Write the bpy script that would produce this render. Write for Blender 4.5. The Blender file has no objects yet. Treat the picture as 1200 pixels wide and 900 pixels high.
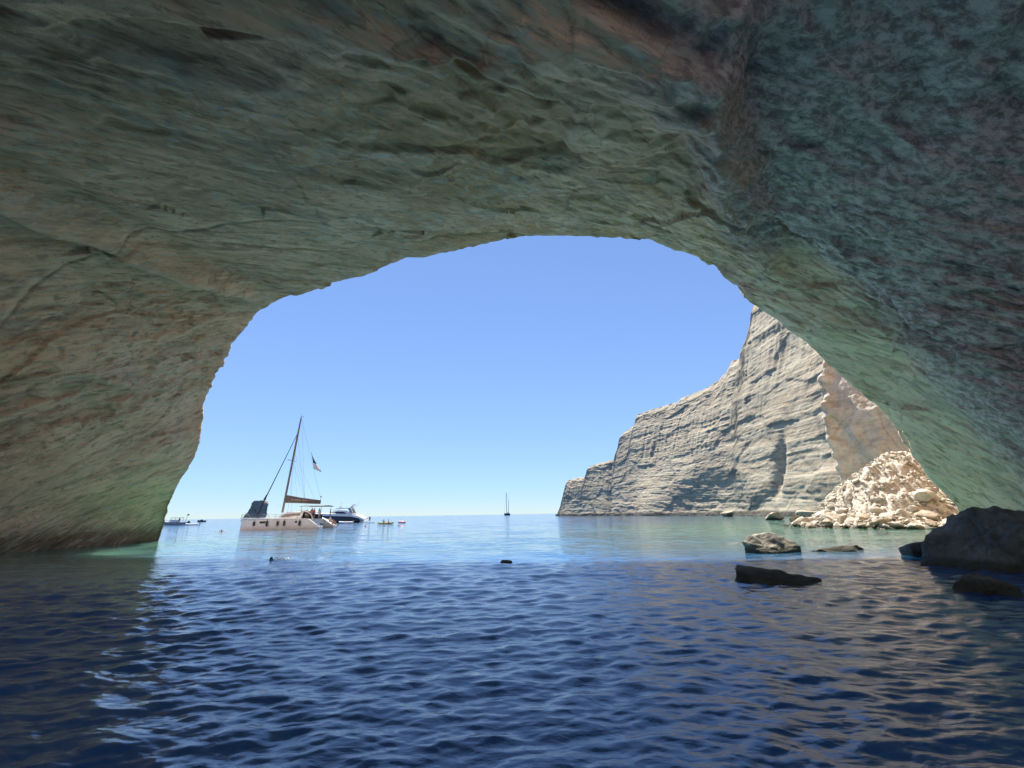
import bpy, bmesh, math, random
import numpy as np
from mathutils import Vector, Matrix, Euler

random.seed(7)
scene = bpy.context.scene
col = scene.collection

# ------------------------------------------------------------------ camera
CAM_H, FPX, PITCH, ROLL = 1.8, 485.0, math.atan(152.6 / 485.0), math.radians(-0.9)
cam_data = bpy.data.cameras.new('camera')
cam_data.sensor_width = 36.0
cam_data.lens = 36.0 * FPX / 1200.0
cam_data.clip_start = 0.05
cam_data.clip_end = 120000.0
cam = bpy.data.objects.new('camera', cam_data)
col.objects.link(cam)
CAM_R = Matrix.Rotation(math.pi / 2 + PITCH, 3, 'X') @ Matrix.Rotation(ROLL, 3, 'Z')
cam.matrix_world = Matrix.Translation((0, 0, CAM_H)) @ CAM_R.to_4x4()
scene.camera = cam

# ------------------------------------------------------------------ sky and sun
SUN_EL, SUN_AZ = math.radians(60), math.radians(-8)
world = bpy.data.worlds.new('World')
scene.world = world
world.use_nodes = True
wn = world.node_tree
wn.nodes.clear()
w_out = wn.nodes.new('ShaderNodeOutputWorld')
w_bg = wn.nodes.new('ShaderNodeBackground')
w_sky = wn.nodes.new('ShaderNodeTexSky')
w_sky.sky_type = 'NISHITA'
w_sky.sun_disc = False
w_sky.sun_elevation = SUN_EL
w_sky.sun_rotation = SUN_AZ
w_sky.air_density = 0.5
w_sky.dust_density = 0.0
w_sky.ozone_density = 2.8
w_bg.inputs['Strength'].default_value = 0.0985
# soften the glare low over the sea: colour / (1 + 0.4 * luminance), the same all round the dome
w_lum = wn.nodes.new('ShaderNodeRGBToBW')
w_ma = wn.nodes.new('ShaderNodeMath')
w_ma.operation = 'MULTIPLY_ADD'
w_ma.inputs[1].default_value = 0.40
w_ma.inputs[2].default_value = 1.0
w_div = wn.nodes.new('ShaderNodeVectorMath')
w_div.operation = 'DIVIDE'
wn.links.new(w_sky.outputs[0], w_lum.inputs[0])
wn.links.new(w_lum.outputs[0], w_ma.inputs[0])
wn.links.new(w_sky.outputs[0], w_div.inputs[0])
wn.links.new(w_ma.outputs[0], w_div.inputs[1])
wn.links.new(w_div.outputs[0], w_bg.inputs['Color'])
wn.links.new(w_bg.outputs[0], w_out.inputs['Surface'])

sun_data = bpy.data.lights.new('sun', 'SUN')
sun_data.energy = 2.7
sun_data.angle = math.radians(0.5)
sun_data.color = (1.0, 0.935, 0.83)
sun = bpy.data.objects.new('sun', sun_data)
SUN_V = Vector((math.sin(SUN_AZ) * math.cos(SUN_EL), math.cos(SUN_AZ) * math.cos(SUN_EL), math.sin(SUN_EL)))
sun.rotation_euler = SUN_V.to_track_quat('Z', 'Y').to_euler()
sun.location = SUN_V * 200
col.objects.link(sun)

scene.view_settings.view_transform = 'Standard'
scene.view_settings.look = 'None'
scene.view_settings.exposure = 2.2
scene.view_settings.gamma = 1.0
scene.view_settings.use_curve_mapping = False
scene.cycles.max_bounces = 10
scene.cycles.diffuse_bounces = 6
scene.cycles.glossy_bounces = 4
scene.cycles.caustics_reflective = False
scene.cycles.caustics_refractive = False
scene.cycles.sample_clamp_indirect = 6.0
scene.cycles.use_denoising = True

# ------------------------------------------------------------------ surveying helpers
RM = np.array(CAM_R)

def ray(px, py):
    d = RM @ np.array(((px - 600.0) / FPX, (450.0 - py) / FPX, -1.0))
    return d

def at(px, py, Y):
    """point on the sight line of a photo pixel at distance Y ahead"""
    d = ray(px, py)
    return np.array((0, 0, CAM_H)) + d * (Y / d[1])

def on_water(px, py, z=0.0):
    d = ray(px, py)
    t = (z - CAM_H) / d[2]
    return np.array((0, 0, CAM_H)) + d * t

def project(P):
    """world (N,3) -> photo pixels"""
    q = (np.asarray(P) - np.array((0, 0, CAM_H))) @ RM
    return 600 + FPX * q[..., 0] / -q[..., 2], 450 - FPX * q[..., 1] / -q[..., 2]

# ------------------------------------------------------------------ noise
def _hash(ix, iy, iz, seed):
    h = (ix.astype(np.uint32) * np.uint32(374761393) + iy.astype(np.uint32) * np.uint32(668265263)
         + iz.astype(np.uint32) * np.uint32(2246822519) + np.uint32((seed * 3266489917) & 0xffffffff))
    h = (h ^ (h >> np.uint32(13))) * np.uint32(1274126177)
    h = (h ^ (h >> np.uint32(15))) * np.uint32(2654435761)
    return (h ^ (h >> np.uint32(16)))

def _rnd(ix, iy, iz, seed):
    return _hash(ix, iy, iz, seed).astype(np.float32) / np.float32(4294967295.0)

def vnoise(p, seed=0):
    """value noise in -1..1"""
    p = np.asarray(p, dtype=np.float32)
    f = np.floor(p)
    i = f.astype(np.int64)
    w = p - f
    w = w * w * w * (w * (w * 6 - 15) + 10)
    r = np.zeros(len(p), np.float32)
    for dx in (0, 1):
        wx = w[:, 0] if dx else 1 - w[:, 0]
        for dy in (0, 1):
            wy = w[:, 1] if dy else 1 - w[:, 1]
            for dz in (0, 1):
                wz = w[:, 2] if dz else 1 - w[:, 2]
                r += wx * wy * wz * _rnd(i[:, 0] + dx, i[:, 1] + dy, i[:, 2] + dz, seed)
    return r * 2 - 1

def fbm(p, octaves=4, seed=0, gain=0.5):
    p = np.asarray(p, dtype=np.float32)
    r = np.zeros(len(p), np.float32)
    a, s, tot = 1.0, 1.0, 0.0
    for k in range(octaves):
        r += a * vnoise(p * s + k * 17.3, seed + k)
        tot += a
        a *= gain
        s *= 2.03
    return r / tot

def blocks(p, seed=0, soft=.22):
    """broken rock: nearest jittered cell gives an in/out offset and a tilt; also returns the edge distance"""
    p = np.asarray(p, dtype=np.float32)
    i = np.floor(p).astype(np.int64)
    best = np.full(len(p), 1e9, np.float32)
    second = np.full(len(p), 1e9, np.float32)
    off = np.zeros(len(p), np.float32)
    off2 = np.zeros(len(p), np.float32)
    for dx in (-1, 0, 1):
        for dy in (-1, 0, 1):
            for dz in (-1, 0, 1):
                cx, cy, cz = i[:, 0] + dx, i[:, 1] + dy, i[:, 2] + dz
                vx = p[:, 0] - cx - 0.1 - 0.8 * _rnd(cx, cy, cz, seed)
                vy = p[:, 1] - cy - 0.1 - 0.8 * _rnd(cx, cy, cz, seed + 1)
                vz = p[:, 2] - cz - 0.1 - 0.8 * _rnd(cx, cy, cz, seed + 2)
                d = vx * vx + vy * vy + vz * vz
                o = (_rnd(cx, cy, cz, seed + 3) * 2 - 1) + 1.2 * ((_rnd(cx, cy, cz, seed + 4) - .5) * vx
                     + (_rnd(cx, cy, cz, seed + 5) - .5) * vy + (_rnd(cx, cy, cz, seed + 6) - .5) * vz)
                m = d < best
                m2 = (~m) & (d < second)
                second = np.where(m, best, np.where(m2, d, second))
                off2 = np.where(m, off, np.where(m2, o, off2))
                off = np.where(m, o, off)
                best = np.where(m, d, best)
    e = np.sqrt(second) - np.sqrt(best)
    w = 0.5 + 0.5 * smooth(0, soft, e)
    return off * w + off2 * (1 - w), e

def smooth(a, b, x):
    t = np.clip((x - a) / (b - a), 0, 1)
    return t * t * (3 - 2 * t)

def catmull(ctrl, tk, t):
    """Catmull-Rom through ctrl (K, ...) at knots tk, sampled at t"""
    ctrl = np.asarray(ctrl, float)
    tk = np.asarray(tk, float)
    K = len(tk)
    m = np.zeros_like(ctrl)
    for k in range(K):
        a, b = max(k - 1, 0), min(k + 1, K - 1)
        m[k] = (ctrl[b] - ctrl[a]) / (tk[b] - tk[a])
    k = np.clip(np.searchsorted(tk, t, side='right') - 1, 0, K - 2)
    h = (tk[k + 1] - tk[k])
    s = (t - tk[k]) / h
    sh = (len(t),) + (1,) * (ctrl.ndim - 1)
    s, h = s.reshape(sh), h.reshape(sh)
    return ((2 * s**3 - 3 * s**2 + 1) * ctrl[k] + (s**3 - 2 * s**2 + s) * h * m[k]
            + (-2 * s**3 + 3 * s**2) * ctrl[k + 1] + (s**3 - s**2) * h * m[k + 1])

def grid_normals(P):
    du = np.gradient(P, axis=1)
    dv = np.gradient(P, axis=0)
    n = np.cross(du, dv)
    return n / np.maximum(np.linalg.norm(n, axis=2, keepdims=True), 1e-9)

# ------------------------------------------------------------------ mesh helpers
def grid_mesh(name, P, flip=False, attrs=None, smooth_angle=None):
    R, C = P.shape[:2]
    idx = np.arange(R * C).reshape(R, C)
    q = np.stack((idx[:-1, :-1], idx[:-1, 1:], idx[1:, 1:], idx[1:, :-1]), -1).reshape(-1, 4)
    if flip:
        q = q[:, ::-1]
    me = bpy.data.meshes.new(name)
    me.vertices.add(R * C)
    me.vertices.foreach_set('co', np.ascontiguousarray(P.reshape(-1), dtype=np.float32))
    me.loops.add(len(q) * 4)
    me.loops.foreach_set('vertex_index', np.ascontiguousarray(q.reshape(-1), dtype=np.int32))
    me.polygons.add(len(q))
    me.polygons.foreach_set('loop_start', np.arange(0, len(q) * 4, 4, dtype=np.int32))
    me.polygons.foreach_set('use_smooth', np.ones(len(q), dtype=bool))
    for an, av in (attrs or {}).items():
        a = me.attributes.new(an, 'FLOAT', 'POINT')
        a.data.foreach_set('value', np.ascontiguousarray(av.reshape(-1), dtype=np.float32))
    me.update(calc_edges=True)
    return me

def link(name, me, mat=None, parent=None, kind=None):
    o = bpy.data.objects.new(name, me)
    col.objects.link(o)
    if mat is not None:
        if hasattr(mat, '__iter__'):
            for m in mat:
                me.materials.append(m)
        else:
            me.materials.append(mat)
    if parent is not None:
        o.parent = parent
    if kind:
        o['kind'] = kind
    return o

def tag(o, label, cat, group=None, kind=None):
    o['label'] = label
    o['category'] = cat
    if group:
        o['group'] = group
    if kind:
        o['kind'] = kind
    return o

def thing(name, loc, label, cat, group=None, rotz=0.0):
    o = bpy.data.objects.new(name, None)
    o.empty_display_size = 0.3
    col.objects.link(o)
    o.location = loc
    o.rotation_euler = (0, 0, rotz)
    return tag(o, label, cat, group)

# ------------------------------------------------------------------ materials
class Nodes:
    def __init__(self, name):
        self.m = bpy.data.materials.new(name)
        self.m.use_nodes = True
        self.t = self.m.node_tree
        self.b = self.t.nodes['Principled BSDF']
        self.pos = self.t.nodes.new('ShaderNodeTexCoord').outputs['Object']
    def new(self, kind, **kw):
        n = self.t.nodes.new(kind)
        for k, v in kw.items():
            setattr(n, k, v)
        return n
    def set(self, sock, v):
        if hasattr(v, 'node'):
            self.t.links.new(v, sock)
        else:
            sock.default_value = v
    def map(self, rot=(0, 0, 0), scale=(1, 1, 1), src=None):
        n = self.new('ShaderNodeMapping')
        self.set(n.inputs['Vector'], src or self.pos)
        n.inputs['Rotation'].default_value = rot
        n.inputs['Scale'].default_value = scale
        return n.outputs[0]
    def noise(self, vec, scale=1.0, detail=5.0, rough=0.55, dist=0.0):
        n = self.new('ShaderNodeTexNoise')
        self.set(n.inputs['Vector'], vec)
        n.inputs['Scale'].default_value = scale
        n.inputs['Detail'].default_value = detail
        n.inputs['Roughness'].default_value = rough
        n.inputs['Distortion'].default_value = dist
        return n.outputs['Fac']
    def voronoi(self, vec, scale=1.0, feature='DISTANCE_TO_EDGE', out='Distance'):
        n = self.new('ShaderNodeTexVoronoi', feature=feature)
        self.set(n.inputs['Vector'], vec)
        n.inputs['Scale'].default_value = scale
        return n.outputs[out]
    def grey(self, colr):
        n = self.new('ShaderNodeRGBToBW')
        self.set(n.inputs[0], colr)
        return n.outputs[0]
    def warp(self, vec, scale, amt):
        t = self.new('ShaderNodeTexNoise')
        self.set(t.inputs['Vector'], vec)
        t.inputs['Scale'].default_value = scale
        t.inputs['Detail'].default_value = 1.0
        v = self.new('ShaderNodeVectorMath', operation='MULTIPLY_ADD')
        self.set(v.inputs[0], t.outputs['Color'])
        v.inputs[1].default_value = (amt * 2,) * 3
        self.set(v.inputs[2], vec)
        return v.outputs[0]
    def ramp(self, fac, a, b):
        n = self.new('ShaderNodeMapRange', interpolation_type='SMOOTHSTEP')
        self.set(n.inputs['Value'], fac)
        n.inputs['From Min'].default_value = a
        n.inputs['From Max'].default_value = b
        return n.outputs[0]
    def math(self, op, a, b=0.0):
        n = self.new('ShaderNodeMath', operation=op)
        self.set(n.inputs[0], a)
        self.set(n.inputs[1], b)
        return n.outputs[0]
    def mix(self, fac, a, b):
        n = self.new('ShaderNodeMix', data_type='RGBA')
        self.set(n.inputs[0], fac)
        for s, v in ((n.inputs[6], a), (n.inputs[7], b)):
            self.set(s, v if hasattr(v, 'node') else (*v, 1.0))
        return n.outputs[2]
    def attr(self, name):
        return self.new('ShaderNodeAttribute', attribute_name=name).outputs['Fac']
    def bump(self, h, strength, dist, normal=None):
        n = self.new('ShaderNodeBump')
        n.inputs['Strength'].default_value = strength
        n.inputs['Distance'].default_value = dist
        self.set(n.inputs['Height'], h)
        if normal is not None:
            self.set(n.inputs['Normal'], normal)
        return n.outputs[0]
    def finish(self, color, rough=0.9, normal=None, spec=0.3):
        self.set(self.b.inputs['Base Color'], color if hasattr(color, 'node') else (*color, 1.0))
        self.set(self.b.inputs['Roughness'], rough)
        self.b.inputs['Specular IOR Level'].default_value = spec
        if normal is not None:
            self.set(self.b.inputs['Normal'], normal)
        return self.m

DIP, TILT = math.radians(38), math.radians(20)      # the beds of the cave rock dip towards the viewer and to the right

def cave_material():
    n = Nodes('cave_rock')
    bed = n.map(rot=(-DIP, -TILT, 0), scale=(1, 1, 1))
    flat = n.map(scale=(0.12, 0.22, 1.0), src=bed)
    fine = n.map(scale=(0.45, 0.8, 3.2), src=bed)
    big = n.noise(n.pos, 0.07, 4, 0.6, 0.6)
    mid = n.noise(flat, 0.8, 6, 0.62, 1.2)
    veins = n.noise(flat, 2.2, 5, 0.7, 2.0)
    gr = n.noise(fine, 1.6, 6, 0.72, 0.6)
    c = n.mix(n.ramp(mid, 0.36, 0.62), (0.47, 0.36, 0.245), (0.74, 0.585, 0.405))
    c = n.mix(n.math('MULTIPLY', n.ramp(big, 0.50, 0.60), 0.75), c, (0.50, 0.35, 0.19))
    vein = n.math('MULTIPLY', n.ramp(veins, 0.55, 0.66), n.ramp(n.noise(n.pos, 0.16, 3), 0.40, 0.62))
    c = n.mix(n.math('MULTIPLY', vein, 0.85), c, (0.80, 0.68, 0.50))
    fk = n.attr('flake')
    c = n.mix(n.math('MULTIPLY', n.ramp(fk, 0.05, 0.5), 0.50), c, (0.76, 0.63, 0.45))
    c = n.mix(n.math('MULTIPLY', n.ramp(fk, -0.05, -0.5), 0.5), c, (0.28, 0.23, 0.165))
    rim_bounce_tint = n.attr('rim_bounce_tint')
    c = n.mix(n.math('MULTIPLY', rim_bounce_tint, n.ramp(mid, 0.2, 0.55)), c, (0.74, 0.655, 0.52))
    c = n.mix(n.math('MULTIPLY', n.ramp(gr, 0.50, 0.36), 0.65), c, (0.21, 0.165, 0.12))
    c = n.mix(n.math('MULTIPLY', n.ramp(gr, 0.56, 0.70), 0.55), c, (0.82, 0.70, 0.52))
    c = n.mix(n.math('MULTIPLY', n.attr('slab'), 0.6), c, (0.46, 0.335, 0.18))
    c = n.mix(n.attr('vein'), c, (0.80, 0.68, 0.50))
    c = n.mix(n.attr('crack'), c, (0.06, 0.06, 0.05))
    z = n.new('ShaderNodeSeparateXYZ')
    n.set(z.inputs[0], n.pos)
    tide = n.ramp(n.math('ADD', z.outputs[2], n.math('MULTIPLY', mid, -1.6)), 0.9, -0.2)
    c = n.mix(n.math('MULTIPLY', tide, 0.75), c, (0.10, 0.085, 0.055))
    mul = n.new('ShaderNodeMix', data_type='RGBA', blend_type='MULTIPLY')
    mul.inputs[0].default_value = 1.0
    n.set(mul.inputs[6], c)
    mul.inputs[7].default_value = (1.30, 0.985, 0.85, 1.0)
    mul.clamp_result = True
    c = mul.outputs[2]
    cool = n.attr('cool')
    grain = n.noise(n.map(scale=(1.2, 1.6, 3.0), src=bed), 1.5, 5, 0.75, 0.3)
    grey = n.mix(n.ramp(grain, 0.38, 0.62), (0.27, 0.20, 0.18), (0.74, 0.555, 0.505))
    c = n.mix(n.math('MULTIPLY', cool, 0.95), c, grey)
    c = n.mix(n.math('MULTIPLY', n.attr('crack'), cool), c, (0.06, 0.06, 0.06))
    # broken faces: flat chips with sharp edges, each at its own height and shade
    chip = n.voronoi(n.map(scale=(0.55, 0.9, 2.6), src=n.warp(bed, .5, .35)), 1.0, 'F1', 'Color')
    chip2 = n.voronoi(n.map(scale=(1.6, 2.4, 6.5), src=n.warp(bed, 1.4, .15)), 1.0, 'F1', 'Color')
    ca, cb = n.grey(chip), n.grey(chip2)
    zone = n.ramp(n.noise(flat, 0.5, 4), 0.40, 0.58)
    c = n.mix(n.math('MULTIPLY', n.ramp(cb, 0.55, 0.8), n.math('MULTIPLY', zone, 0.4)), c, (0.80, 0.70, 0.53))
    c = n.mix(n.math('MULTIPLY', n.ramp(ca, 0.42, 0.2), n.math('MULTIPLY', zone, 0.4)), c, (0.27, 0.22, 0.16))
    h0 = n.bump(n.math('MULTIPLY', n.math('ADD', ca, n.math('MULTIPLY', cb, .4)), zone), 1.0, 0.30)
    h1 = n.bump(gr, 0.7, 0.15, h0)
    h2 = n.bump(n.noise(n.map(scale=(1, 1.6, 4), src=bed), 3.5, 4, 0.7), 0.7, 0.06, h1)
    return n.finish(c, 0.85, h2, 0.25)

def cliff_material(name='cliff_rock', lo=(0.29, 0.25, 0.18), hi=(0.40, 0.36, 0.27)):
    n = Nodes(name)
    st = n.map(rot=(0.05, 0.03, 0), scale=(0.02, 0.02, 0.8))
    ve = n.map(scale=(0.25, 0.25, 0.02))
    a = n.noise(st, 1.0, 6, 0.65, 0.5)
    b = n.noise(n.pos, 0.05, 6, 0.65, 0.4)
    d = n.noise(n.pos, 0.7, 7, 0.7)
    c = n.mix(n.ramp(a, 0.40, 0.60), lo, hi)
    c = n.mix(n.math('MULTIPLY', n.ramp(b, 0.48, 0.62), 0.55), c, (0.34, 0.27, 0.195))
    c = n.mix(n.math('MULTIPLY', n.ramp(n.noise(ve, 1.0, 5, 0.6, 0.6), 0.58, 0.72), 0.5), c, (0.47, 0.43, 0.36))
    c = n.mix(n.math('MULTIPLY', n.ramp(d, 0.50, 0.36), 0.35), c, (0.20, 0.18, 0.15))
    c = n.mix(n.math('MULTIPLY', n.attr('crack'), 0.7), c, (0.12, 0.11, 0.10))
    c = n.mix(n.math('MULTIPLY', n.attr('wet'), 0.85), c, (0.05, 0.048, 0.042))
    return n.finish(c, 0.9, n.bump(d, 0.6, 0.5, n.bump(a, 0.5, 0.5)), 0.2)

def pale_rock_material(name, lo, hi, stain, scale=1.0):
    n = Nodes(name)
    a = n.noise(n.pos, 0.9 * scale, 7, 0.65, 0.5)
    b = n.noise(n.pos, 4.0 * scale, 7, 0.7)
    v = n.voronoi(n.pos, 1.7 * scale)
    c = n.mix(n.ramp(a, 0.35, 0.65), lo, hi)
    c = n.mix(n.math('MULTIPLY', n.ramp(b, 0.56, 0.36), 0.6), c, stain)
    z = n.new('ShaderNodeSeparateXYZ')
    n.set(z.inputs[0], n.new('ShaderNodeNewGeometry').outputs['Position'])
    wetline = n.ramp(n.math('ADD', z.outputs[2], n.math('MULTIPLY', a, -0.3)), 0.22, 0.0)
    c = n.mix(n.math('MULTIPLY', wetline, 0.85), c, (0.045, 0.042, 0.03))
    h = n.bump(b, 0.7, 0.10 / scale, n.bump(n.ramp(v, 0.0, 0.06), 0.4, 0.06 / scale))
    return n.finish(c, 0.88, h, 0.3)

def plain(name, colr, rough=0.4, spec=0.5, var=0.12, scale=3.0, metal=0.0):
    n = Nodes(name)
    f = n.noise(n.pos, scale, 4, 0.6)
    lo = tuple(x * (1 - var) for x in colr)
    hi = tuple(min(1, x * (1 + var)) for x in colr)
    m = n.finish(n.mix(n.ramp(f, 0.3, 0.7), lo, hi), rough, None, spec)
    n.b.inputs['Metallic'].default_value = metal
    return m

M_CAVE = cave_material()
M_CLIFF = cliff_material()
M_STACK = pale_rock_material('stack_rock', (.22, .19, .155), (.33, .295, .25), (.12, .11, .095), .15)
M_GREY = pale_rock_material('grey_rock', (.22, .20, .165), (.42, .39, .33), (.10, .09, .075))
M_CREAM = pale_rock_material('cream_rock', (0.40, 0.37, 0.31), (0.56, 0.535, 0.475), (0.24, 0.20, 0.15))
M_BUFF = pale_rock_material('weathered_rock', (0.27, 0.22, 0.16), (0.46, 0.39, 0.29), (0.12, 0.10, 0.075))
M_DARK = pale_rock_material('dark_rock', (0.10, 0.10, 0.095), (0.22, 0.21, 0.19), (0.045, 0.045, 0.04))
# ------------------------------------------------------------------ cave
def build_cave():
    rim = [None,
           on_water(187, 634), at(205, 575, 36), at(234, 505, 36), at(246, 452, 36), at(273, 398, 35.5),
           at(302, 362, 35), at(345, 343, 34.2), at(410, 321, 33.4), at(520, 291, 32), at(640, 272, 31.2), at(740, 278, 31), at(820, 301, 31),
           at(887, 346, 31), at(962, 416, 31), at(1040, 490, 31), at(1098, 556, 31), at(1128, 597, 31), None]
    rim[1] = rim[1] * np.array((1, 1, 0)) + np.array((0, 0, 0.2))
    rim[0] = rim[1] + np.array((-0.3, -0.2, -4.0))
    rim[-1] = rim[-2] + np.array((0.8, 0, -6.0))
    rim = np.array(rim)
    def prof(pts, Y):
        return np.array([(x, Y + dy, z) for (x, z, dy) in [(p + (0,))[:3] for p in pts]])
    # the roof comes down towards the back, so the vault opens to the sea like a shell
    r20 = prof([(-30.6, -4), (-30.4, .2), (-30, 4.5), (-29, 9), (-27.8, 12.5), (-26.4, 15.6), (-24.4, 17.8), (-20, 19.2), (-14.5, 20.4),
                (-7, 21.4), (0, 21.8), (7.5, 21.4), (13, 20.2), (18.5, 18.0), (23.6, 13.8), (27, 9.0), (29.2, 4.6), (30.2, 1.6), (31, -4)], 20.5)
    r10 = prof([(-31, -4), (-31, .2), (-30.4, 4), (-29.2, 8), (-27.6, 11), (-25.8, 13.6), (-23.5, 15.6), (-19, 16.6), (-13, 17.4),
                (-7, 17.9), (-1, 18.1), (4.5, 18.0), (8.5, 17.4), (16, 17.2), (25, 15.6), (32, 11.4), (36, 6), (37.5, 2.2), (38, -4)], 11)
    r20[:, 2] = np.where(r20[:, 2] > 6, 6 + (r20[:, 2] - 6) * .93, r20[:, 2])
    r10[:, 2] = np.where(r10[:, 2] > 6, 6 + (r10[:, 2] - 6) * .90, r10[:, 2])
    rm = 0.55 * rim + 0.45 * r20
    rm[:, 2] += np.array([0, 0, 0, 0, 0, 0, 0, .2, .3, .3, .2, .2, 0, .3, .5, .6, .4, .2, 0])
    # far behind the viewer, unseen, the low vault opens onto a cove added for fill light
    r0 = prof([(x * .98, z * .92 if z > 0 else z) for x, _, z in r10], 1)
    r_a = prof([(x * .93, z * .88 if z > 0 else z) for x, _, z in r10], -11)
    r_b = prof([(x * .88, z * .84 if z > 0 else z) for x, _, z in r10], -20)
    bk = r_b - np.array((2.0, 0, 3.0))
    bk[:, 1] = 0
    bk[0:3, 2] = 0
    bk[-3:, 2] = 0
    bk /= np.linalg.norm(bk, axis=1, keepdims=True)
    r_c = r_b + bk * 3 + np.array((0, -.5, 0))
    # the outer cliff face above the mouth
    c = np.array((2.0, 0.0, 4.0))
    rad = rim - c
    rad[:, 1] = 0
    rad[0:3, 2] = 0
    rad[-3:, 2] = 0
    rad /= np.linalg.norm(rad, axis=1, keepdims=True)
    o1 = rim + rad * 0.5 + np.array((0, 0.8, 0))
    o2 = rim + rad * 2.2 + np.array((0, 1.3, 0))
    o3 = rim + rad * 9 + np.array((0, 1.6, 0))
    o4 = rim + rad * 34 + np.array((0, 3.5, 0))
    o4[:, 2] = np.where(rim[:, 2] > 1, np.maximum(o4[:, 2], 26), o4[:, 2])
    rings = np.array([r_c, r_b, r_a, r0, r10, r20, rm, rim, o1, o2, o3, o4])
    rk = np.array((1.0, 1.9, 2.9, 3.8, 5.1, 6.1, 6.9, 7.55, 7.70, 7.85, 8.2, 9.0))
    t = np.concatenate((np.linspace(1.0, 3.8, 60, endpoint=False), np.linspace(3.8, 4.2, 20, endpoint=False),
                        np.linspace(4.2, 7.3, 450, endpoint=False), np.linspace(7.3, 7.85, 90, endpoint=False), np.linspace(7.85, 9.0, 30)))
    G = catmull(rings, rk, t)                                   # (T, 19, 3)
    uk = np.array((0, .45, 1, 1.7, 2.3, 3, 3.6, 4.2, 4.9, 5.9, 7, 7.9, 8.6, 9.4, 10.3, 11.2, 12, 12.6, 13))
    u = np.linspace(0, 13, 900)
    P = catmull(np.swapaxes(G, 0, 1), uk, u)                    # (U, T, 3)
    P = np.swapaxes(P, 0, 1)
    N = grid_normals(P)
    cen = np.array((2.0, 0, 6.0))
    inward = (cen - P)
    inward[..., 1] = 0
    s = np.sign((N * inward).sum(2).mean())
    N *= s                                                      # N points into the cave
    sh = P.shape[:2]
    p = P.reshape(-1, 3)
    T = np.repeat(t, len(u))
    U = np.tile(u, len(t))
    # coordinates along the beds
    a = p[:, 1] * math.cos(DIP) + p[:, 2] * math.sin(DIP)
    w = p[:, 2] * math.cos(DIP) - p[:, 1] * math.sin(DIP)
    q = np.stack((p[:, 0] * math.cos(TILT) - w * math.sin(TILT), a, p[:, 0] * math.sin(TILT) + w * math.cos(TILT)), 1)
    q += 0.9 * np.stack((fbm(q * .12, 3, 31), fbm(q * .12, 3, 32), fbm(q * .12, 3, 33)), 1)
    inner = smooth(7.75, 7.45, T)                               # damp big shapes right on the lip
    d = 1.1 * fbm(p * 0.07, 3, 1) * (0.25 + 0.75 * inner)
    b1, e1 = blocks(q * np.array((0.075, 0.11, 0.26)) + 3.1, 11, .22)
    b2, e2 = blocks(q * np.array((0.34, 0.5, 1.5)) + 0.3 * fbm(q * .7, 2, 5)[:, None], 21, .10)
    b3, e3 = blocks(q * np.array((0.9, 1.3, 3.8)), 41, .16)
    broken = fbm(q * np.array((.05, .07, .16)), 4, 55)
    rough = 0.20 + 0.80 * smooth(0.0, 0.28, broken)             # broken bands between broad smooth planes
    d += 0.55 * b1 * (0.35 + 0.65 * inner) + 0.19 * b2 * rough + 0.085 * b3 * rough
    d += 0.07 * rough * fbm(q * np.array((.9, 1.2, 4.0)), 4, 71) + 0.03 * fbm(q * np.array((2.2, 3.0, 7.0)), 3, 72)
    # long fractures cutting across the planes
    rf = np.random.RandomState(23)
    groove = np.zeros(len(p))
    vein = np.zeros(len(p))
    Nf = N.reshape(-1, 3)
    for i in range(30):
        if i % 2:
            nv = np.array((rf.normal(0, .35), -math.sin(DIP) + rf.normal(0, .35), math.cos(DIP) + rf.normal(0, .35)))
        else:
            nv = rf.normal(size=3)
        nv /= np.linalg.norm(nv)
        o = np.array((rf.uniform(-30, 34), rf.uniform(10, 32), rf.uniform(3, 24)))
        r = (p - o) @ nv + .55 * fbm(p * .22 + i * 7, 3, 200 + i) + .12 * fbm(p * 1.1 + i, 2, 300 + i)
        g = np.sqrt((1 - (Nf @ nv) ** 2).clip(.0, 1))
        r = r / g.clip(.3)
        ext = smooth(.4, .6, g) * smooth(.1, .35, fbm(p * .055 + i * 3.3, 2, 400 + i) + .25) * smooth(17, 8, np.linalg.norm(p - o, axis=1))
        groove = np.maximum(groove, ext * np.exp(-(r / .07) ** 2))
        d += inner * ext * rf.choice((-1, 1)) * rf.uniform(.01, .04) * np.sign(r) * smooth(0, .05, np.abs(r)) * np.exp(-np.abs(r) / 2.2)
        if i % 3 == 1:
            vein = np.maximum(vein, ext * np.exp(-((r - .25) / .22) ** 2) * smooth(-.15, .25, fbm(p * 1.5, 3, 500 + i)))
    d -= .07 * groove
    # the ledge where the left wall meets the ceiling
    led = np.exp(-((U - 3.75 - 0.06 * fbm(q * .3, 2, 91)) / 0.10) ** 2) * smooth(7.6, 7.1, T)
    d += 0.95 * led - 0.5 * np.exp(-((U - 3.98) / 0.11) ** 2) * smooth(7.6, 7.1, T)
    # the big overhanging ridge: the roof swells to an edge, then the darker right wall falls back behind it
    ppx, ppy = project(p)
    front = (p[:, 1] > 4)
    depth = np.where(front, p[:, 1] * 1.0, 1.0)
    rx = np.interp(ppy, (-200, 0, 70, 140, 195, 250, 300, 350, 420), (770, 806, 818, 846, 862, 876, 905, 950, 1020))
    sd = (ppx - rx) * depth / FPX + .7 * fbm(p * .45, 3, 93) + .35 * fbm(p * 1.6, 3, 94)
    step = 1.7 + .9 * fbm(p * .3, 2, 92)
    fade = front * smooth(390, 270, ppy) * smooth(-260, -120, ppy) * inner
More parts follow.
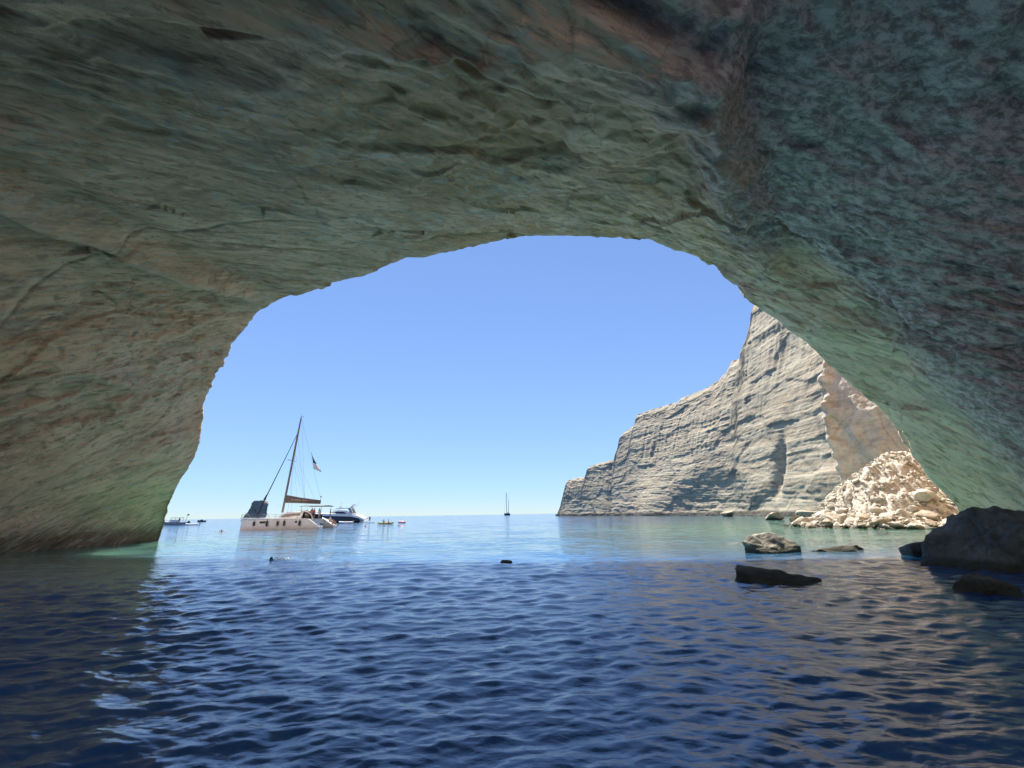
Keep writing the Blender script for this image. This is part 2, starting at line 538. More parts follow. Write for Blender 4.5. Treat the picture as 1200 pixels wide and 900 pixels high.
    d += fade * (np.where(sd < 0, 1.15 * np.exp(sd / 2.6), 1.15 - 1.7 * smooth(-.15, 1, sd / step.clip(.7))) * np.where(sd > .9, np.exp(-(sd - .9) / 5.0), 1))
    hollow = np.exp(-((ppx - 795) / 38) ** 2 - ((ppy - 175) / 26) ** 2) * front * inner
    d -= 1.0 * hollow * (1 + .5 * fbm(p * .8, 3, 96))
    # the smooth olive slab that has dropped out of the roof
    ex = (ppx - 500) * math.cos(-.16) - (ppy - 128) * math.sin(-.16)
    ey = (ppx - 500) * math.sin(-.16) + (ppy - 128) * math.cos(-.16)
    er = ((np.abs(ex) / 165) ** 3 + (np.abs(ey) / 62) ** 3) ** (1 / 3) + .34 * fbm(p * .30, 4, 99)
    slab = smooth(1.03, .97, er) * smooth(-150, 0, ex + 60 * fbm(p * .4, 2, 89)) * front * (ppy < 260) * inner
    d -= .38 * slab
    wob = 0.16 * fbm(q * .25, 3, 93)
    # the right wall is coarser
    right = np.maximum(fade * smooth(-2.4, 1.6, sd + 1.2 * fbm(p * .7, 4, 90)), smooth(9.0, 9.9, U + 2 * wob) * front) * smooth(7.0, 6.2, T + 0.25 * fbm(q * .2, 3, 95))
    right = np.maximum(right, smooth(9.2, 9.6, U + wob) * (T < 6.2))
    d += right * (0.10 * fbm(q * np.array((1.6, 1.9, 3.4)), 5, 81, .65) + 0.14 * b2 + .07 * b3)
    d += (1 - inner) * smooth(8.2, 7.7, T) * (.42 * fbm(p * .32, 4, 61) + .12 * fbm(p * 1.3, 3, 63)) * smooth(.5, 3, p[:, 2])
    out = smooth(7.6, 7.8, T)
    d += out * 0.25 * fbm(p * .5, 4, 17)
    D = d.reshape(sh)
    S = np.pad(D, 2, mode='edge')
    S = sum(S[i:i + sh[0], j:j + sh[1]] * a * b for i, a in enumerate((1, 4, 6, 4, 1)) for j, b in enumerate((1, 4, 6, 4, 1))) / 256.0
    near = smooth(5.9, 5.2, T).reshape(sh)                       # the roof right overhead keeps softer edges
    d = (D * (1 - near) + S * near).ravel()
    P = P + N * d.reshape(sh)[..., None]
    crack = (.3 * groove + smooth(.05, .0, e2) * rough * 0.3).clip(0, 1)
    rim_bounce_tint = smooth(8.6, 9.8, U) * smooth(6.2, 7.0, T + 0.3 * fbm(q * .25, 3, 97))  # beige rim rock, made paler with bounce light painted into its colour
    rim_bounce_tint = np.maximum(rim_bounce_tint, 0.75 * smooth(3.6, 2.2, U) * smooth(6.0, 6.9, T + 0.3 * fbm(q * .25, 3, 98)))
    me = grid_mesh('sea_cave', P, flip=(s < 0), attrs={'cool': right.reshape(sh), 'rim_bounce_tint': rim_bounce_tint.reshape(sh), 'crack': crack.reshape(sh),
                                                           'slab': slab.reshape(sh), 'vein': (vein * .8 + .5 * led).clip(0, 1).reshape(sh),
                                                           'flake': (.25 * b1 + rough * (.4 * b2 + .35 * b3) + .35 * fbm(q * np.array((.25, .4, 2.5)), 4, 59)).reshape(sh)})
    return link('sea_cave', me, M_CAVE, kind='structure')

build_cave()

# ------------------------------------------------------------------ far cliff on the right
SIL = np.array([(640, 640), (651, 606), (652, 603), (656, 596), (658, 588), (658.5, 584), (660, 583), (659, 572), (660, 565), (664, 563), (672, 561), (684, 559), (687, 552), (688, 546), (699, 543),
                (718, 538), (721, 533), (722, 520), (724, 512), (732, 504), (742, 498), (744, 487), (760, 480), (790, 471), (806, 463),
                (822, 456), (838, 446), (850, 434), (855, 424), (868, 417), (872, 402), (876, 394), (879, 382), (882, 370), (884, 354), (890, 336),
                (930, 290), (1000, 220), (1100, 150), (1300, 60)], float)

def build_far_cliff():
    st = np.array([(651, 372), (665, 350), (700, 305), (760, 240), (830, 180), (900, 140), (950, 121), (1010, 105), (1080, 92), (1180, 80)], float)
    pts = []
    for px, Y in st:
        d = ray(px, 603)
        pts.append((d[0] / d[1] * Y, Y))
    pts = np.array(pts)
    sk = np.concatenate(([0], np.cumsum(np.linalg.norm(np.diff(pts, axis=0), axis=1))))
    n0, nz = 620, 330
    # denser columns where the cliff is near in the picture
    sp = np.interp(np.linspace(0, 1, n0), (0, .12, .8, 1), (0, 45, sk[-1] - 40, sk[-1]))
    B = catmull(pts, sk, sp)
    tan = np.gradient(B, axis=0)
    tan /= np.linalg.norm(tan, axis=1, keepdims=True)
    nrm = np.stack((tan[:, 1], -tan[:, 0]), 1)
    if nrm[:, 0].mean() > 0:
        nrm = -nrm                                              # out of the cliff, to the left
    # how high the brow stands at each column
    zz = np.linspace(0, 140, 1400)
    back = lambda z: 0.26 * z + 0.0006 * z * z
    H = np.zeros(n0)
    sx, sy = SIL[:, 0], SIL[:, 1]
    order = np.argsort(sx)
    for i in range(n0):
        q = np.stack((B[i, 0] - nrm[i, 0] * back(zz), B[i, 1] - nrm[i, 1] * back(zz), zz), 1)
        px, py = project(q)
        above = py < np.interp(px, sx[order], sy[order])
        H[i] = zz[np.argmax(above)] if above.any() else 110
    ker = np.exp(-np.linspace(-2, 2, 9) ** 2)
    H = np.convolve(np.pad(np.maximum(H, 1.0), 4, mode='edge'), ker / ker.sum(), mode='valid')
    v = np.linspace(-0.03, 1, nz)
    Z = v[:, None] * H[None, :]
    Z = np.where(v[:, None] < 0, -3.0, Z)
    X = B[None, :, 0] - nrm[None, :, 0] * back(np.maximum(Z, 0))
    Y = B[None, :, 1] - nrm[None, :, 1] * back(np.maximum(Z, 0))
    p = np.stack((X, Y, Z), -1).reshape(-1, 3)
    S = np.tile(sp, nz)
    z = p[:, 2]
    q = np.stack((S, z + 0.045 * S, np.zeros_like(S)), 1)      # beds dip a little
    wq = q + 2.5 * np.stack((fbm(p * .03, 3, 5), fbm(p * .03, 3, 6), 0 * S), 1)
    d = 3.2 * fbm(p * np.array((.018, .018, .012)), 3, 3)
    k = np.array((.05, .13, 1))
    b1, e1 = blocks(wq * k, 13, .1)
    b2, e2 = blocks(wq * np.array((.15, .40, 1)) + 7, 23)
    b3, e3 = blocks(wq * np.array((.40, 1.5, 1)) + 3, 33)
    d += 0.6 * b1 + 0.22 * b2 + 0.10 * b3 + 0.12 * fbm(p * .5, 4, 77)
    # beds: hard layers stand out, soft ones are eaten back
    bed = fbm(np.stack((wq[:, 1] * .22, S * .01, 0 * S), 1), 4, 15)
    d += 0.36 * smooth(-.25, .3, bed) + 0.15 * fbm(np.stack((wq[:, 1] * 1.8, S * .02, 0 * S), 1), 3, 19) + 0.12 * fbm(np.stack((wq[:, 1] * .9, S * .03, 0 * S), 1), 3, 16)
    # rain flutes on the middle of the face
    fl = fbm(np.stack((S * .55 + .3 * fbm(p * .1, 2, 9), z * .02, 0 * S), 1), 4, 44)
    zone = smooth(.35, .5, np.repeat(v, n0)) * smooth(.95, .75, np.repeat(v, n0))
    d += 0.5 * fl * zone
    px, py = project(p)
    # the shallow cave at its foot
    alc = smooth(1.0, .45, np.hypot((px - 838) / 62, (py - 608) / 66))
    d -= 2.2 * alc
    spur = np.exp(-((px - 765) / 14) ** 2) * smooth(545, 600, py)
    d += 5.0 * spur
    d -= 3.0 * np.exp(-((px - 908 + .1 * (py - 600)) / 5) ** 2) * smooth(500, 530, py) * smooth(590, 565, py)
    vc = np.exp(-((px - 714 - 2 * fbm(p * .1, 3, 4)) / 2.2) ** 2) * smooth(500, 530, py)
    d -= 1.2 * vc
    d += .5 * smooth(3.0, 0.5, z) - 1.6 * smooth(.94, 1, np.repeat(v, n0)) * (1 + fbm(p * .2, 3, 8))
    d = .72 * d - .5 * alc
    nn = np.tile(nrm, (nz, 1))
    p[:, 0] += nn[:, 0] * d
    p[:, 1] += nn[:, 1] * d
    p[:, 2] += np.where(np.repeat(v, n0) > .9, 1.2 * fbm(p * .15, 3, 66), 0) * smooth(2, 20, z)
    wet = smooth(2.3 + 1.2 * fbm(p * .3, 3, 12), 1.0, z)
    crack = (smooth(.05, 0, e1) * .8 + smooth(.05, 0, e2) * .5 + .4 * vc).clip(0, 1)
    P = p.reshape(nz, n0, 3)
    top = P[-1]
    extra = []
    for dd, dz in ((3, .5), (10, 1.5), (40, 3), (160, -4)):
        e = top.copy()
        e[:, 0] -= nrm[:, 0] * dd
        e[:, 1] -= nrm[:, 1] * dd
        e[:, 2] += dz
        extra.append(e)
    P = np.concatenate((P, np.array(extra)), 0)
    pad = lambda a: np.concatenate((a.reshape(nz, n0), np.zeros((4, n0))), 0)
    me = grid_mesh('sea_cliff', P, flip=False, attrs={'wet': pad(wet), 'crack': pad(crack)})
    return link('sea_cliff', me, M_CLIFF, kind='structure')

build_far_cliff()

# ------------------------------------------------------------------ pale buttress just outside the mouth
def build_buttress():
    edge = np.array([at(1006, 604, 57), at(1000, 585, 57), at(985, 560, 57), at(974, 530, 57), at(966, 490, 57), at(963, 455, 57), at(964, 415, 57),
                     at(962, 370, 57.5), at(955, 320, 58)])
    zk = edge[:, 2].copy()
    zk[0] = -2
    plan = np.array([(26, 24), (15, 13), (5.5, 4.6), (1.3, 0.9), (0, -0.2), (0.7, -1.6), (2.1, -4), (4.4, -9), (8.5, -16), (13, -22), (20, -25)], float)
    pk = np.concatenate(([0], np.cumsum(np.linalg.norm(np.diff(plan, axis=0), axis=1))))
    sp = np.interp(np.linspace(0, 1, 300), (0, .12, .38, .9, 1), (0, pk[2], pk[5] + .5, pk[9], pk[10]))
    L = catmull(plan, pk, sp)
    z = np.linspace(-2, zk[-1], 300)
    E = np.stack((np.interp(z, zk, edge[:, 0]), np.interp(z, zk, edge[:, 1])), 1)
    P = np.zeros((300, 300, 3))
    # higher up the face leans over towards the sea, more so near the mouth
    P[..., 0] = E[:, None, 0] + L[None, :, 0] - 0.22 * np.maximum(z[:, None] - 4, 0) * smooth(-2, -16, L[None, :, 1])
    P[..., 1] = E[:, None, 1] + L[None, :, 1]
    P[..., 2] = z[:, None]
    N = grid_normals(P)
    if N[150, 200, 0] > 0:
        N = -N
    p = P.reshape(-1, 3)
    q = p + .8 * fbm(p * .2, 3, 3)[:, None]
    b1, e1 = blocks(q * np.array((.2, .2, .14)), 63)
    b2, e2 = blocks(q * np.array((.7, .7, .9)), 64)
    lv = np.tile(sp, 300)
    edgy = np.exp(-((lv - pk[4]) / 1.6) ** 2)
    d = .7 * fbm(p * .12, 3, 61) + .35 * b1 + .12 * b2 + .10 * fbm(p * 1.2, 4, 62) + edgy * (.3 * b2 + .3 * fbm(p * .9, 4, 67))
    P += N * d.reshape(300, 300)[..., None]
    wet = smooth(1.3, .4, p[:, 2])
    me = grid_mesh('rock_buttress', P, attrs={'wet': wet, 'crack': smooth(.05, 0, e1) * .4})
    return link('rock_buttress', me, M_BUTT, kind='structure')

def buttress_material():
    n = Nodes('buttress_rock')
    m = n.map(rot=(0.5, 0.2, 0), scale=(.25, .25, .8))
    a = n.noise(m, .7, 6, .62, 1.0)
    b = n.noise(n.pos, 1.5, 8, .72)
    c = n.mix(n.ramp(a, .35, .65), (0.41, 0.385, 0.33), (0.58, 0.555, 0.50))
    c = n.mix(n.math('MULTIPLY', n.ramp(n.noise(n.pos, .12, 3), .5, .65), .3), c, (0.48, 0.43, 0.35))
    c = n.mix(n.math('MULTIPLY', n.ramp(b, .55, .35), .35), c, (0.20, 0.18, 0.15))
    c = n.mix(n.math('MULTIPLY', n.attr('crack'), .8), c, (0.2, 0.17, 0.13))
    c = n.mix(n.math('MULTIPLY', n.attr('wet'), .8), c, (0.06, 0.055, 0.05))
    return n.finish(c, .9, n.bump(b, .8, .35), .2)

M_BUTT = buttress_material()
build_buttress()

# ------------------------------------------------------------------ unseen cove added behind the viewer to bounce sunlight into the cave
def build_fill_cove():
    plan = np.array([(-32, -19), (-34, -26), (-31, -38), (-18, -47), (2, -50), (22, -47), (34, -38), (38, -26), (36, -19)], float)
    L = catmull(plan, np.arange(9.0), np.linspace(0, 8, 200))
    z = np.linspace(-3, 30, 60)
    c = np.array((3, -20.0))
    rad = (L - c) / np.linalg.norm(L - c, axis=1, keepdims=True)
    P = np.zeros((60, 200, 3))
    P[..., :2] = L[None] + rad[None] * (0.25 * np.maximum(z, 0))[:, None, None]
    P[..., 2] = z[:, None]
    p = P.reshape(-1, 3)
    b1, e1 = blocks(p * np.array((.12, .12, .4)), 7)
    d = 1.6 * fbm(p * .07, 4, 2) + .9 * b1
    p[:, :2] -= np.tile(rad, (60, 1)) * d[:, None]
    P = np.concatenate((P, P[-1:] + np.concatenate((rad * 25, np.full((200, 1), 3.0)), 1)[None]), 0)
    link('fill_cove_cliff', grid_mesh('fill_cove_cliff', P), M_FILL_COVE, kind='structure')
    gx, gy = np.meshgrid(np.linspace(-40, 46, 110), np.linspace(-56, -8, 80))
    q = np.stack((gx.ravel(), gy.ravel(), 0 * gx.ravel()), 1)
    zb = 2.4 * smooth(-12, -28, gy) - 0.9 + .4 * fbm(q * .2, 4, 4).reshape(gx.shape)
    link('fill_beach', grid_mesh('fill_beach', np.stack((gx, gy, zb), -1)), M_FILL_BEACH, kind='structure')

M_FILL_COVE = plain('fill_cove_rock', (.38, .45, .52), .95, .2, .1, .3)  # grey-blue, so the added cove throws back neutral fill light
M_FILL_BEACH = plain('fill_cove_beach', (.42, .49, .56), .95, .2, .15, .6)
build_fill_cove()

# ------------------------------------------------------------------ sea stack far out
def build_stack():
    Y = 330.0
    c = at(299, 606, Y)
    m = np.linalg.norm(at(300, 606, Y) - at(299, 606, Y))
    nz, na = 90, 160
    v = np.linspace(0, 1, nz)
    left = np.interp(v, (0, .12, .4, .62, .66, .9, 1), (-17, -13.5, -9, -6.6, -5.6, -5.2, -3.2))
    right = np.interp(v, (0, .2, .6, .9, 1), (11, 10.4, 11.2, 11.6, 10))
    H = 25.0 * m * 0.98
    th = np.linspace(0, 2 * math.pi, na)
    P = np.zeros((nz + 1, na, 3))
    mid, hw = (left + right) / 2 * m, (right - left) / 2 * m
    ct, sn = np.cos(th), np.sin(th)
    sq = (np.abs(ct) ** 4 + np.abs(sn) ** 4) ** -.25
    P[:nz, :, 0] = mid[:, None] + hw[:, None] * (ct * sq)[None, :].clip(-1.02, 1.02)
    P[:nz, :, 1] = 0.8 * hw[:, None] * (sn * sq)[None, :]
    P[:nz, :, 2] = (v * H)[:, None] - 1
    P[nz] = np.array((mid[-1], 0, H * 1.02 - 1))
    p = P[:nz].reshape(-1, 3)
    b1, e1 = blocks(p * np.array((.14, .14, .18)), 5)
    d = .8 * b1 + .6 * fbm(p * .2, 4, 6)
    rr = np.stack((np.tile(ct, nz), np.tile(sn, nz)), 1)
    p[:, :2] += rr * d[:, None]
    p[:, 2] += np.where(np.repeat(v, na) > .9, .9 * fbm(p * .25, 3, 9), 0)
    P[:nz] = p.reshape(nz, na, 3)
    me = grid_mesh('sea_stack', P, attrs={'wet': smooth(1.8, .6, P[..., 2]), 'crack': np.concatenate((smooth(.06, 0, e1), np.zeros(na)))})
    o = link('sea_stack', me, M_STACK)
    o.location = (c[0], Y, 0)
    o.scale = (.93, .93, .95)
    tag(o, 'grey rock stack rising from the sea behind the bow of the catamaran', 'sea stack')
build_stack()

# ------------------------------------------------------------------ the sea
def build_water():
    rows_px = np.concatenate((np.linspace(1010, 640, 560), np.linspace(639.4, 606, 90), np.linspace(605.8, 602.8, 14)))
    ang = np.arctan((rows_px - 450) / FPX) - PITCH
    Yr = CAM_H / np.tan(np.maximum(ang, 2e-5))
    Yr = np.concatenate((np.array((-60, -45, -34, -26, -20, -15, -11, -8, -6, -4.5, -3.2, -2.2, -1.4, -.7, -.1, .4, .8, 1.2)), Yr[Yr > 1.5], [60000.0]))
    qc = np.linspace(-1.55, 1.55, 860)
    W = np.maximum(Yr, 0) + 2.0
    X = qc[None, :] * W[:, None]
    off = np.array((3, 10, 25, 60, 150, 600, 4000, 40000.0))
    X = np.concatenate((X[:, :1] - off[::-1][None, :], X, X[:, -1:] + off[None, :]), 1)
    Yg = np.repeat(Yr[:, None], X.shape[1], 1)
    sp = np.gradient(Yr)
    sp = np.maximum(np.abs(sp), W * 3.1 / 860)[:, None]
    p = np.stack((X.ravel(), Yg.ravel()), 1)
    rng = np.random.RandomState(5)
    Zs = np.zeros(X.shape)
    gx = fbm(np.stack((p[:, 0] * .12, p[:, 1] * .12, 0 * p[:, 0]), 1), 3, 3).reshape(X.shape)
    wx = X + .5 * gx
    wy = Yg + .5 * fbm(np.stack((p[:, 0] * .15, p[:, 1] * .15, 0 * p[:, 0] + 9), 1), 3, 4).reshape(X.shape)
    nc = 76
    for k in range(nc):
        lam = 0.08 * (1.25 / 0.08) ** ((k + rng.rand()) / nc)
        th = -math.pi / 2 + rng.normal(0.25, 0.62)
        kx, ky = math.cos(th) * 2 * math.pi / lam, math.sin(th) * 2 * math.pi / lam
        slope = 0.040 * (1.0 if lam < .7 else 0.65)
        amp = slope * lam / (2 * math.pi)
        fade = np.clip((lam / sp - 2.5) / 3.0, 0, 1)
        Zs += amp * fade * np.sin(kx * wx + ky * wy + rng.rand() * 6.283)
    Zs *= (1 + 0.8 * gx)
    Zs *= smooth(400, 60, Yg)
    P = np.stack((X, Yg, Zs), -1)
    # how shallow the water is: over pale sand along the left wall, the rockfall and the foot of the cliff
    x, y = X, Yg
    nz = fbm(np.stack((p[:, 0] * .05, p[:, 1] * .05, 0 * p[:, 0] + 4), 1), 4, 8).reshape(X.shape)
    d_r = np.hypot((x - 42) / 1.0, (y - 44) / 1.25)
    sh = smooth(46, 12, d_r + 9 * nz)
    sh = np.maximum(sh, 0.75 * smooth(60, 10, np.abs(x - (92 - .18 * y)) + 10 * nz) * smooth(260, 60, y))
    sh = np.maximum(sh, 0.9 * smooth(12, 3, np.abs(x + 28) + 4 * nz) * smooth(46, 36, y + 5 * nz))
    mid = smooth(120, 30, y + 25 * nz)
    me = grid_mesh('sea_water', P, attrs={'shallow': sh, 'near': mid, 'cave_blue': smooth(24, 12, y + 3 * nz), 'open': .06 + .94 * smooth(7, 34, Yg)})
    return link('sea_water', me, M_WATER, kind='structure')

def water_material():
    n = Nodes('sea_water')
    sh, near = n.attr('shallow'), n.attr('near')
    c = n.mix(near, (0.010, 0.060, 0.16), (0.036, 0.095, 0.145))
    c = n.mix(sh, c, (0.066, 0.178, 0.132))
    c = n.mix(n.attr('cave_blue'), c, (0.020, 0.09, 0.26))  # bluer towards the viewer, inside the cave
    patch = n.noise(n.map(scale=(.05, .09, 1)), 1.0, 5, .6, .5)
    c = n.mix(n.math('MULTIPLY', n.ramp(patch, .50, .66), .55), c, (0.012, 0.06, 0.12))
    r1 = n.noise(n.map(rot=(0, 0, .15), scale=(.9, 1.5, 1)), 1.0, 4, .55, .3)
    r2 = n.noise(n.map(rot=(0, 0, -.3), scale=(3.2, 5.5, 1)), 1.0, 5, .6, .4)
    far = n.noise(n.map(rot=(0, 0, .1), scale=(.22, .42, 1)), 1.0, 5, .6, .3)
    b = n.bump(r1, .4, .12)
    b = n.bump(r2, .5, .03, b)
    b = n.bump(n.noise(n.map(rot=(0, 0, .3), scale=(9, 15, 1)), 1.0, 3, .6), .3, .004, b)
    # ripples finer than the mesh: tilt the normal itself, so that they hold out to the horizon
    tilt = None
    for sc, amp in (((.16, .30), .11), ((.8, 1.4), .18), ((3.0, 5.0), .17)):
        t = n.new('ShaderNodeTexNoise')
        n.set(t.inputs['Vector'], n.map(rot=(0, 0, .2), scale=(*sc, 1)))
        t.inputs['Scale'].default_value = 1.0
        t.inputs['Detail'].default_value = 3.0
        v = n.new('ShaderNodeVectorMath', operation='MULTIPLY_ADD')
        n.set(v.inputs[0], t.outputs['Color'])
        v.inputs[1].default_value = (amp * 2, amp * 2, 0)
        v.inputs[2].default_value = (-amp, -amp, 0)
        o = v.outputs[0]
        if tilt is not None:
            ad = n.new('ShaderNodeVectorMath', operation='ADD')
            n.set(ad.inputs[0], tilt)
            n.set(ad.inputs[1], o)
            o = ad.outputs[0]
        tilt = o
    sca = n.new('ShaderNodeVectorMath', operation='SCALE')
    n.set(sca.inputs[0], tilt)
    n.set(sca.inputs['Scale'], n.attr('open'))
    ad = n.new('ShaderNodeVectorMath', operation='ADD')
    n.set(ad.inputs[0], b)
    n.set(ad.inputs[1], sca.outputs[0])
    nm = n.new('ShaderNodeVectorMath', operation='NORMALIZE')
    n.set(nm.inputs[0], ad.outputs[0])
    b = nm.outputs[0]
    m = n.finish(c, n.math('ADD', n.math('MULTIPLY', n.attr('open'), .05), .012), b, .5)
    n.b.inputs['IOR'].default_value = 1.55
    # light spreads under the surface, which softens shadow edges on the water
    n.b.subsurface_method = 'BURLEY'
    n.b.inputs['Subsurface Weight'].default_value = 1.0
    n.b.inputs['Subsurface Radius'].default_value = (.5, 1.2, 1.6)
    n.b.inputs['Subsurface Scale'].default_value = 2.2
    return m

M_WATER = water_material()
build_water()

# ------------------------------------------------------------------ rocks
def rock_mesh(name, seed, sub=3, planes=14, scale=(1, 1, 1), rough=.05, flat=.0, angle=32):
    rng = np.random.RandomState(seed)
    bm = bmesh.new()
    bmesh.ops.create_icosphere(bm, subdivisions=sub, radius=1.0)
    V = np.array([v.co[:] for v in bm.verts])
    pn = rng.normal(size=(planes, 3))
    pn /= np.linalg.norm(pn, axis=1, keepdims=True)
    pd = rng.uniform(.62, 1.0, planes)
    dots = V @ pn.T
    r = np.where(dots > .05, pd[None, :] / np.maximum(dots, .05), 9).min(1).clip(.3, 1.25)
    r = r * (1 + rough * fbm(V * 2.3 + seed, 4, seed) + rough * .4 * blocks(V * 2.2 + seed, seed)[0] + rough * .22 * fbm(V * 8 + seed, 4, seed + 5) + rough * .10 * blocks(V * 5.5 + seed, seed + 9)[0])
    V = V * r[:, None] * np.array(scale)
    for v, c in zip(bm.verts, V):
        v.co = c
    me = bpy.data.meshes.new(name)
    bm.to_mesh(me)
    bm.free()
    me.shade_smooth()
    me.set_sharp_from_angle(angle=math.radians(angle))
    return me

def put_rock(name, me, mat, px, py, size, label, group=None, rot=(0, 0, 0), z=-.1, cat='rock', Y=None):
    w = on_water(px, py) if Y is None else at(px, py, Y)
    o = bpy.data.objects.new(name, me)
    if not me.materials:
        me.materials.append(mat)
    col.objects.link(o)
    o.location = (w[0], w[1], z if Y is None else w[2])
    o.scale = size
    o.rotation_euler = rot
    return tag(o, label, cat, group)

# boulders standing in the water
put_rock('boulder', rock_mesh('half_lit_boulder', 3, 6, 11, rough=.09), M_GREY, 904, 647, (1.25, .9, .74),
         'pale rounded boulder in the water, half in sun and half in shade', z=-.1, rot=(0, .12, .5), cat='boulder')
put_rock('boulder', rock_mesh('low_dark_rock', 8, 6, 10, rough=.16), M_DARK, 906, 682, (1.08, .65, .46),
         'low dark wedge-shaped rock in the shaded water below the pale boulder', z=-.12, rot=(.1, .10, -.1), cat='boulder')
put_rock('boulder', rock_mesh('awash_rock', 9, 4, 10, rough=.12), M_DARK, 978, 645, (1.4, .7, .45),
         'small flat dark rock just breaking the surface beside the pale boulder', z=-.25, rot=(0, 0, .1), cat='boulder')
put_rock('boulder', rock_mesh('lone_hump', 14, 4, 10, rough=.1), M_GREY, 594, 659, (.27, .2, .12),
         'lone dark hump of rock awash in the middle of the bay', z=-.04, cat='boulder')
put_rock('boulder', rock_mesh('big_dark_boulder', 21, 6, 12, rough=.15), M_DARK, 1200, 666, (1.95, 1.7, 2.0),
         'huge dark boulder rising from shaded water against the right cave wall', z=-.3, rot=(.1, .15, .4), cat='boulder')
put_rock('boulder', rock_mesh('block_by_boulder', 25, 5, 9, rough=.15), M_DARK, 1160, 694, (.5, .4, .32),
         'black angular rock in the water in front of the huge boulder', z=-.02, rot=(0, .15, -.3), cat='boulder')
put_rock('boulder', rock_mesh('grey_cobble', 26, 4, 10, rough=.1), M_DARK, 1187, 699, (.2, .16, .15),
         'small grey rock beside the black angular rock at the right edge', z=.0, cat='boulder')
put_rock('boulder', rock_mesh('boulder_foot', 27, 4, 10, rough=.1), M_DARK, 1098, 652, (.9, .9, .8),
         'small dark rock at the left foot of the huge boulder', z=-.15, cat='boulder')

# the rockfall: a heap of rubble with its single rocks on it
HEAP = np.array((43.5, 47.5))
def heap_height(x, y):
    r1 = np.hypot((x - 43.6) / 9.5, (y - 48.5) / 9.5)
    h = 8.2 * np.clip(1 - r1 ** 1.5, 0, 1) ** 1.05
    r2 = np.hypot((x - 39.5) / 9.5, (y - 46.5) / 9.0)
    h = np.maximum(h, 2.3 * np.clip(1 - r2, 0, 1) ** .7)
    q = np.stack((np.ravel(x), np.ravel(y), 0 * np.ravel(y)), 1)
    return h * (1 + .16 * fbm(q * .28, 2, 88).reshape(np.shape(h))) - .35

def build_heap():
    gx, gy = np.meshgrid(np.linspace(24, 56, 260), np.linspace(32, 62, 260))
    z = heap_height(gx, gy)
    p = np.stack((gx.ravel(), gy.ravel(), 0 * gx.ravel()), 1)
    b2, e2 = blocks(p * np.array((1.5, 1.5, 1)), 3)
    b3, e3 = blocks(p * np.array((3.2, 3.2, 1)), 9)
    z = z + np.where(z > -.2, 1, .2) * (.30 * b2 + .35 * np.minimum(e2, .4) + .16 * b3 + .2 * np.minimum(e3, .4) - .15 + .12 * fbm(p * 2.2, 4, 5)).reshape(z.shape)
    me = grid_mesh('rockfall_rubble', np.stack((gx, gy, z), -1), flip=False)
    o = link('rockfall_rubble', me, M_CREAM)
    tag(o, 'heap of pale broken rubble sliding into the water beyond the cave mouth', 'rubble', kind='stuff')
    return o
build_heap()

pool = [rock_mesh('heap_rock_shape', 100 + k, 3, 8, (1, random.uniform(.7, 1), random.uniform(.55, .85)), .07) for k in range(10)]
for me in pool:
    me.materials.append(M_CREAM)
pool_w = [rock_mesh('shore_rock_shape', 140 + k, 4, 11, (1, random.uniform(.7, .95), random.uniform(.5, .8)), .08) for k in range(8)]
for me in pool_w:
    me.materials.append(M_BUFF)

# named rocks along the front of the heap
front = [
    (956, 592, 1.15, 'cream upright block standing at the left end of the rockfall', 0, 1.25),
    (950, 606, 1.25, 'brown rounded rock in front of the upright cream block', 1, .8),
    (975, 606, 1.05, 'tan rock at the water edge right of the upright cream block', 2, .9),
    (997, 609, .9, 'darker brown tall rock near the left front of the rockfall', 3, 1.1),
    (1018, 612, 1.15, 'broad flat tan slab at the water in front of the rockfall', 4, .55),
    (1043, 608, .95, 'brown rock wedged behind the lowest slabs of the rockfall', 5, .9),
    (1016, 619, .6, 'lowest brown slab dipping into the water before the rockfall', 6, .5),
    (1066, 612, .9, 'flat tan rock at the middle of the rockfall waterline', 7, .6),
    (1084, 615, .8, 'tan slab lying tilted at the right front of the rockfall', 0, .45),
    (1104, 612, 1.0, 'long pale slab at the right end of the rockfall', 1, .5),
    (1100, 628, .55, 'small dark rock awash right of the rockfall near the huge boulder', 2, .6),
    (1074, 560, 1.0, 'large rounded cream block perched on the right of the rockfall', 5, .85),
    (907, 609, 1.3, 'dark flat rock in the shallows left of the rockfall', 3, .45),
    (920, 604, 1.0, 'dark lump of rock at the cliff foot left of the rockfall', 4, .7),
    (884, 604, 1.3, 'low pale rock at the waterline under the far cliff', 6, .5),
    (853, 605, 1.2, 'small pale rock farthest left under the far cliff alcove', 7, .45),
]
for k, (px, py, s, lab, kk, fl) in enumerate(front):
    if lab.startswith('large rounded'):
        o = put_rock('rock', pool[5], M_CREAM, px, py, (1.2, 1.1, 1.0), lab, 'rocks of the rockfall', (0, 0, 1), Y=42.5)
        o.location.z = heap_height(o.location.x, o.location.y) + .2
        continue
    me = pool_w[kk] if k else pool[kk]
    s *= .95 * max(1.1, on_water(px, py)[1] / 55.0)
    put_rock('rock', me, M_BUFF, px, py, (s * 1.25, s, s * fl * 1.1), lab, 'rocks of the rockfall',
             (random.uniform(-.2, .2), random.uniform(-.2, .2), random.uniform(0, 6)), z=.22 * s)

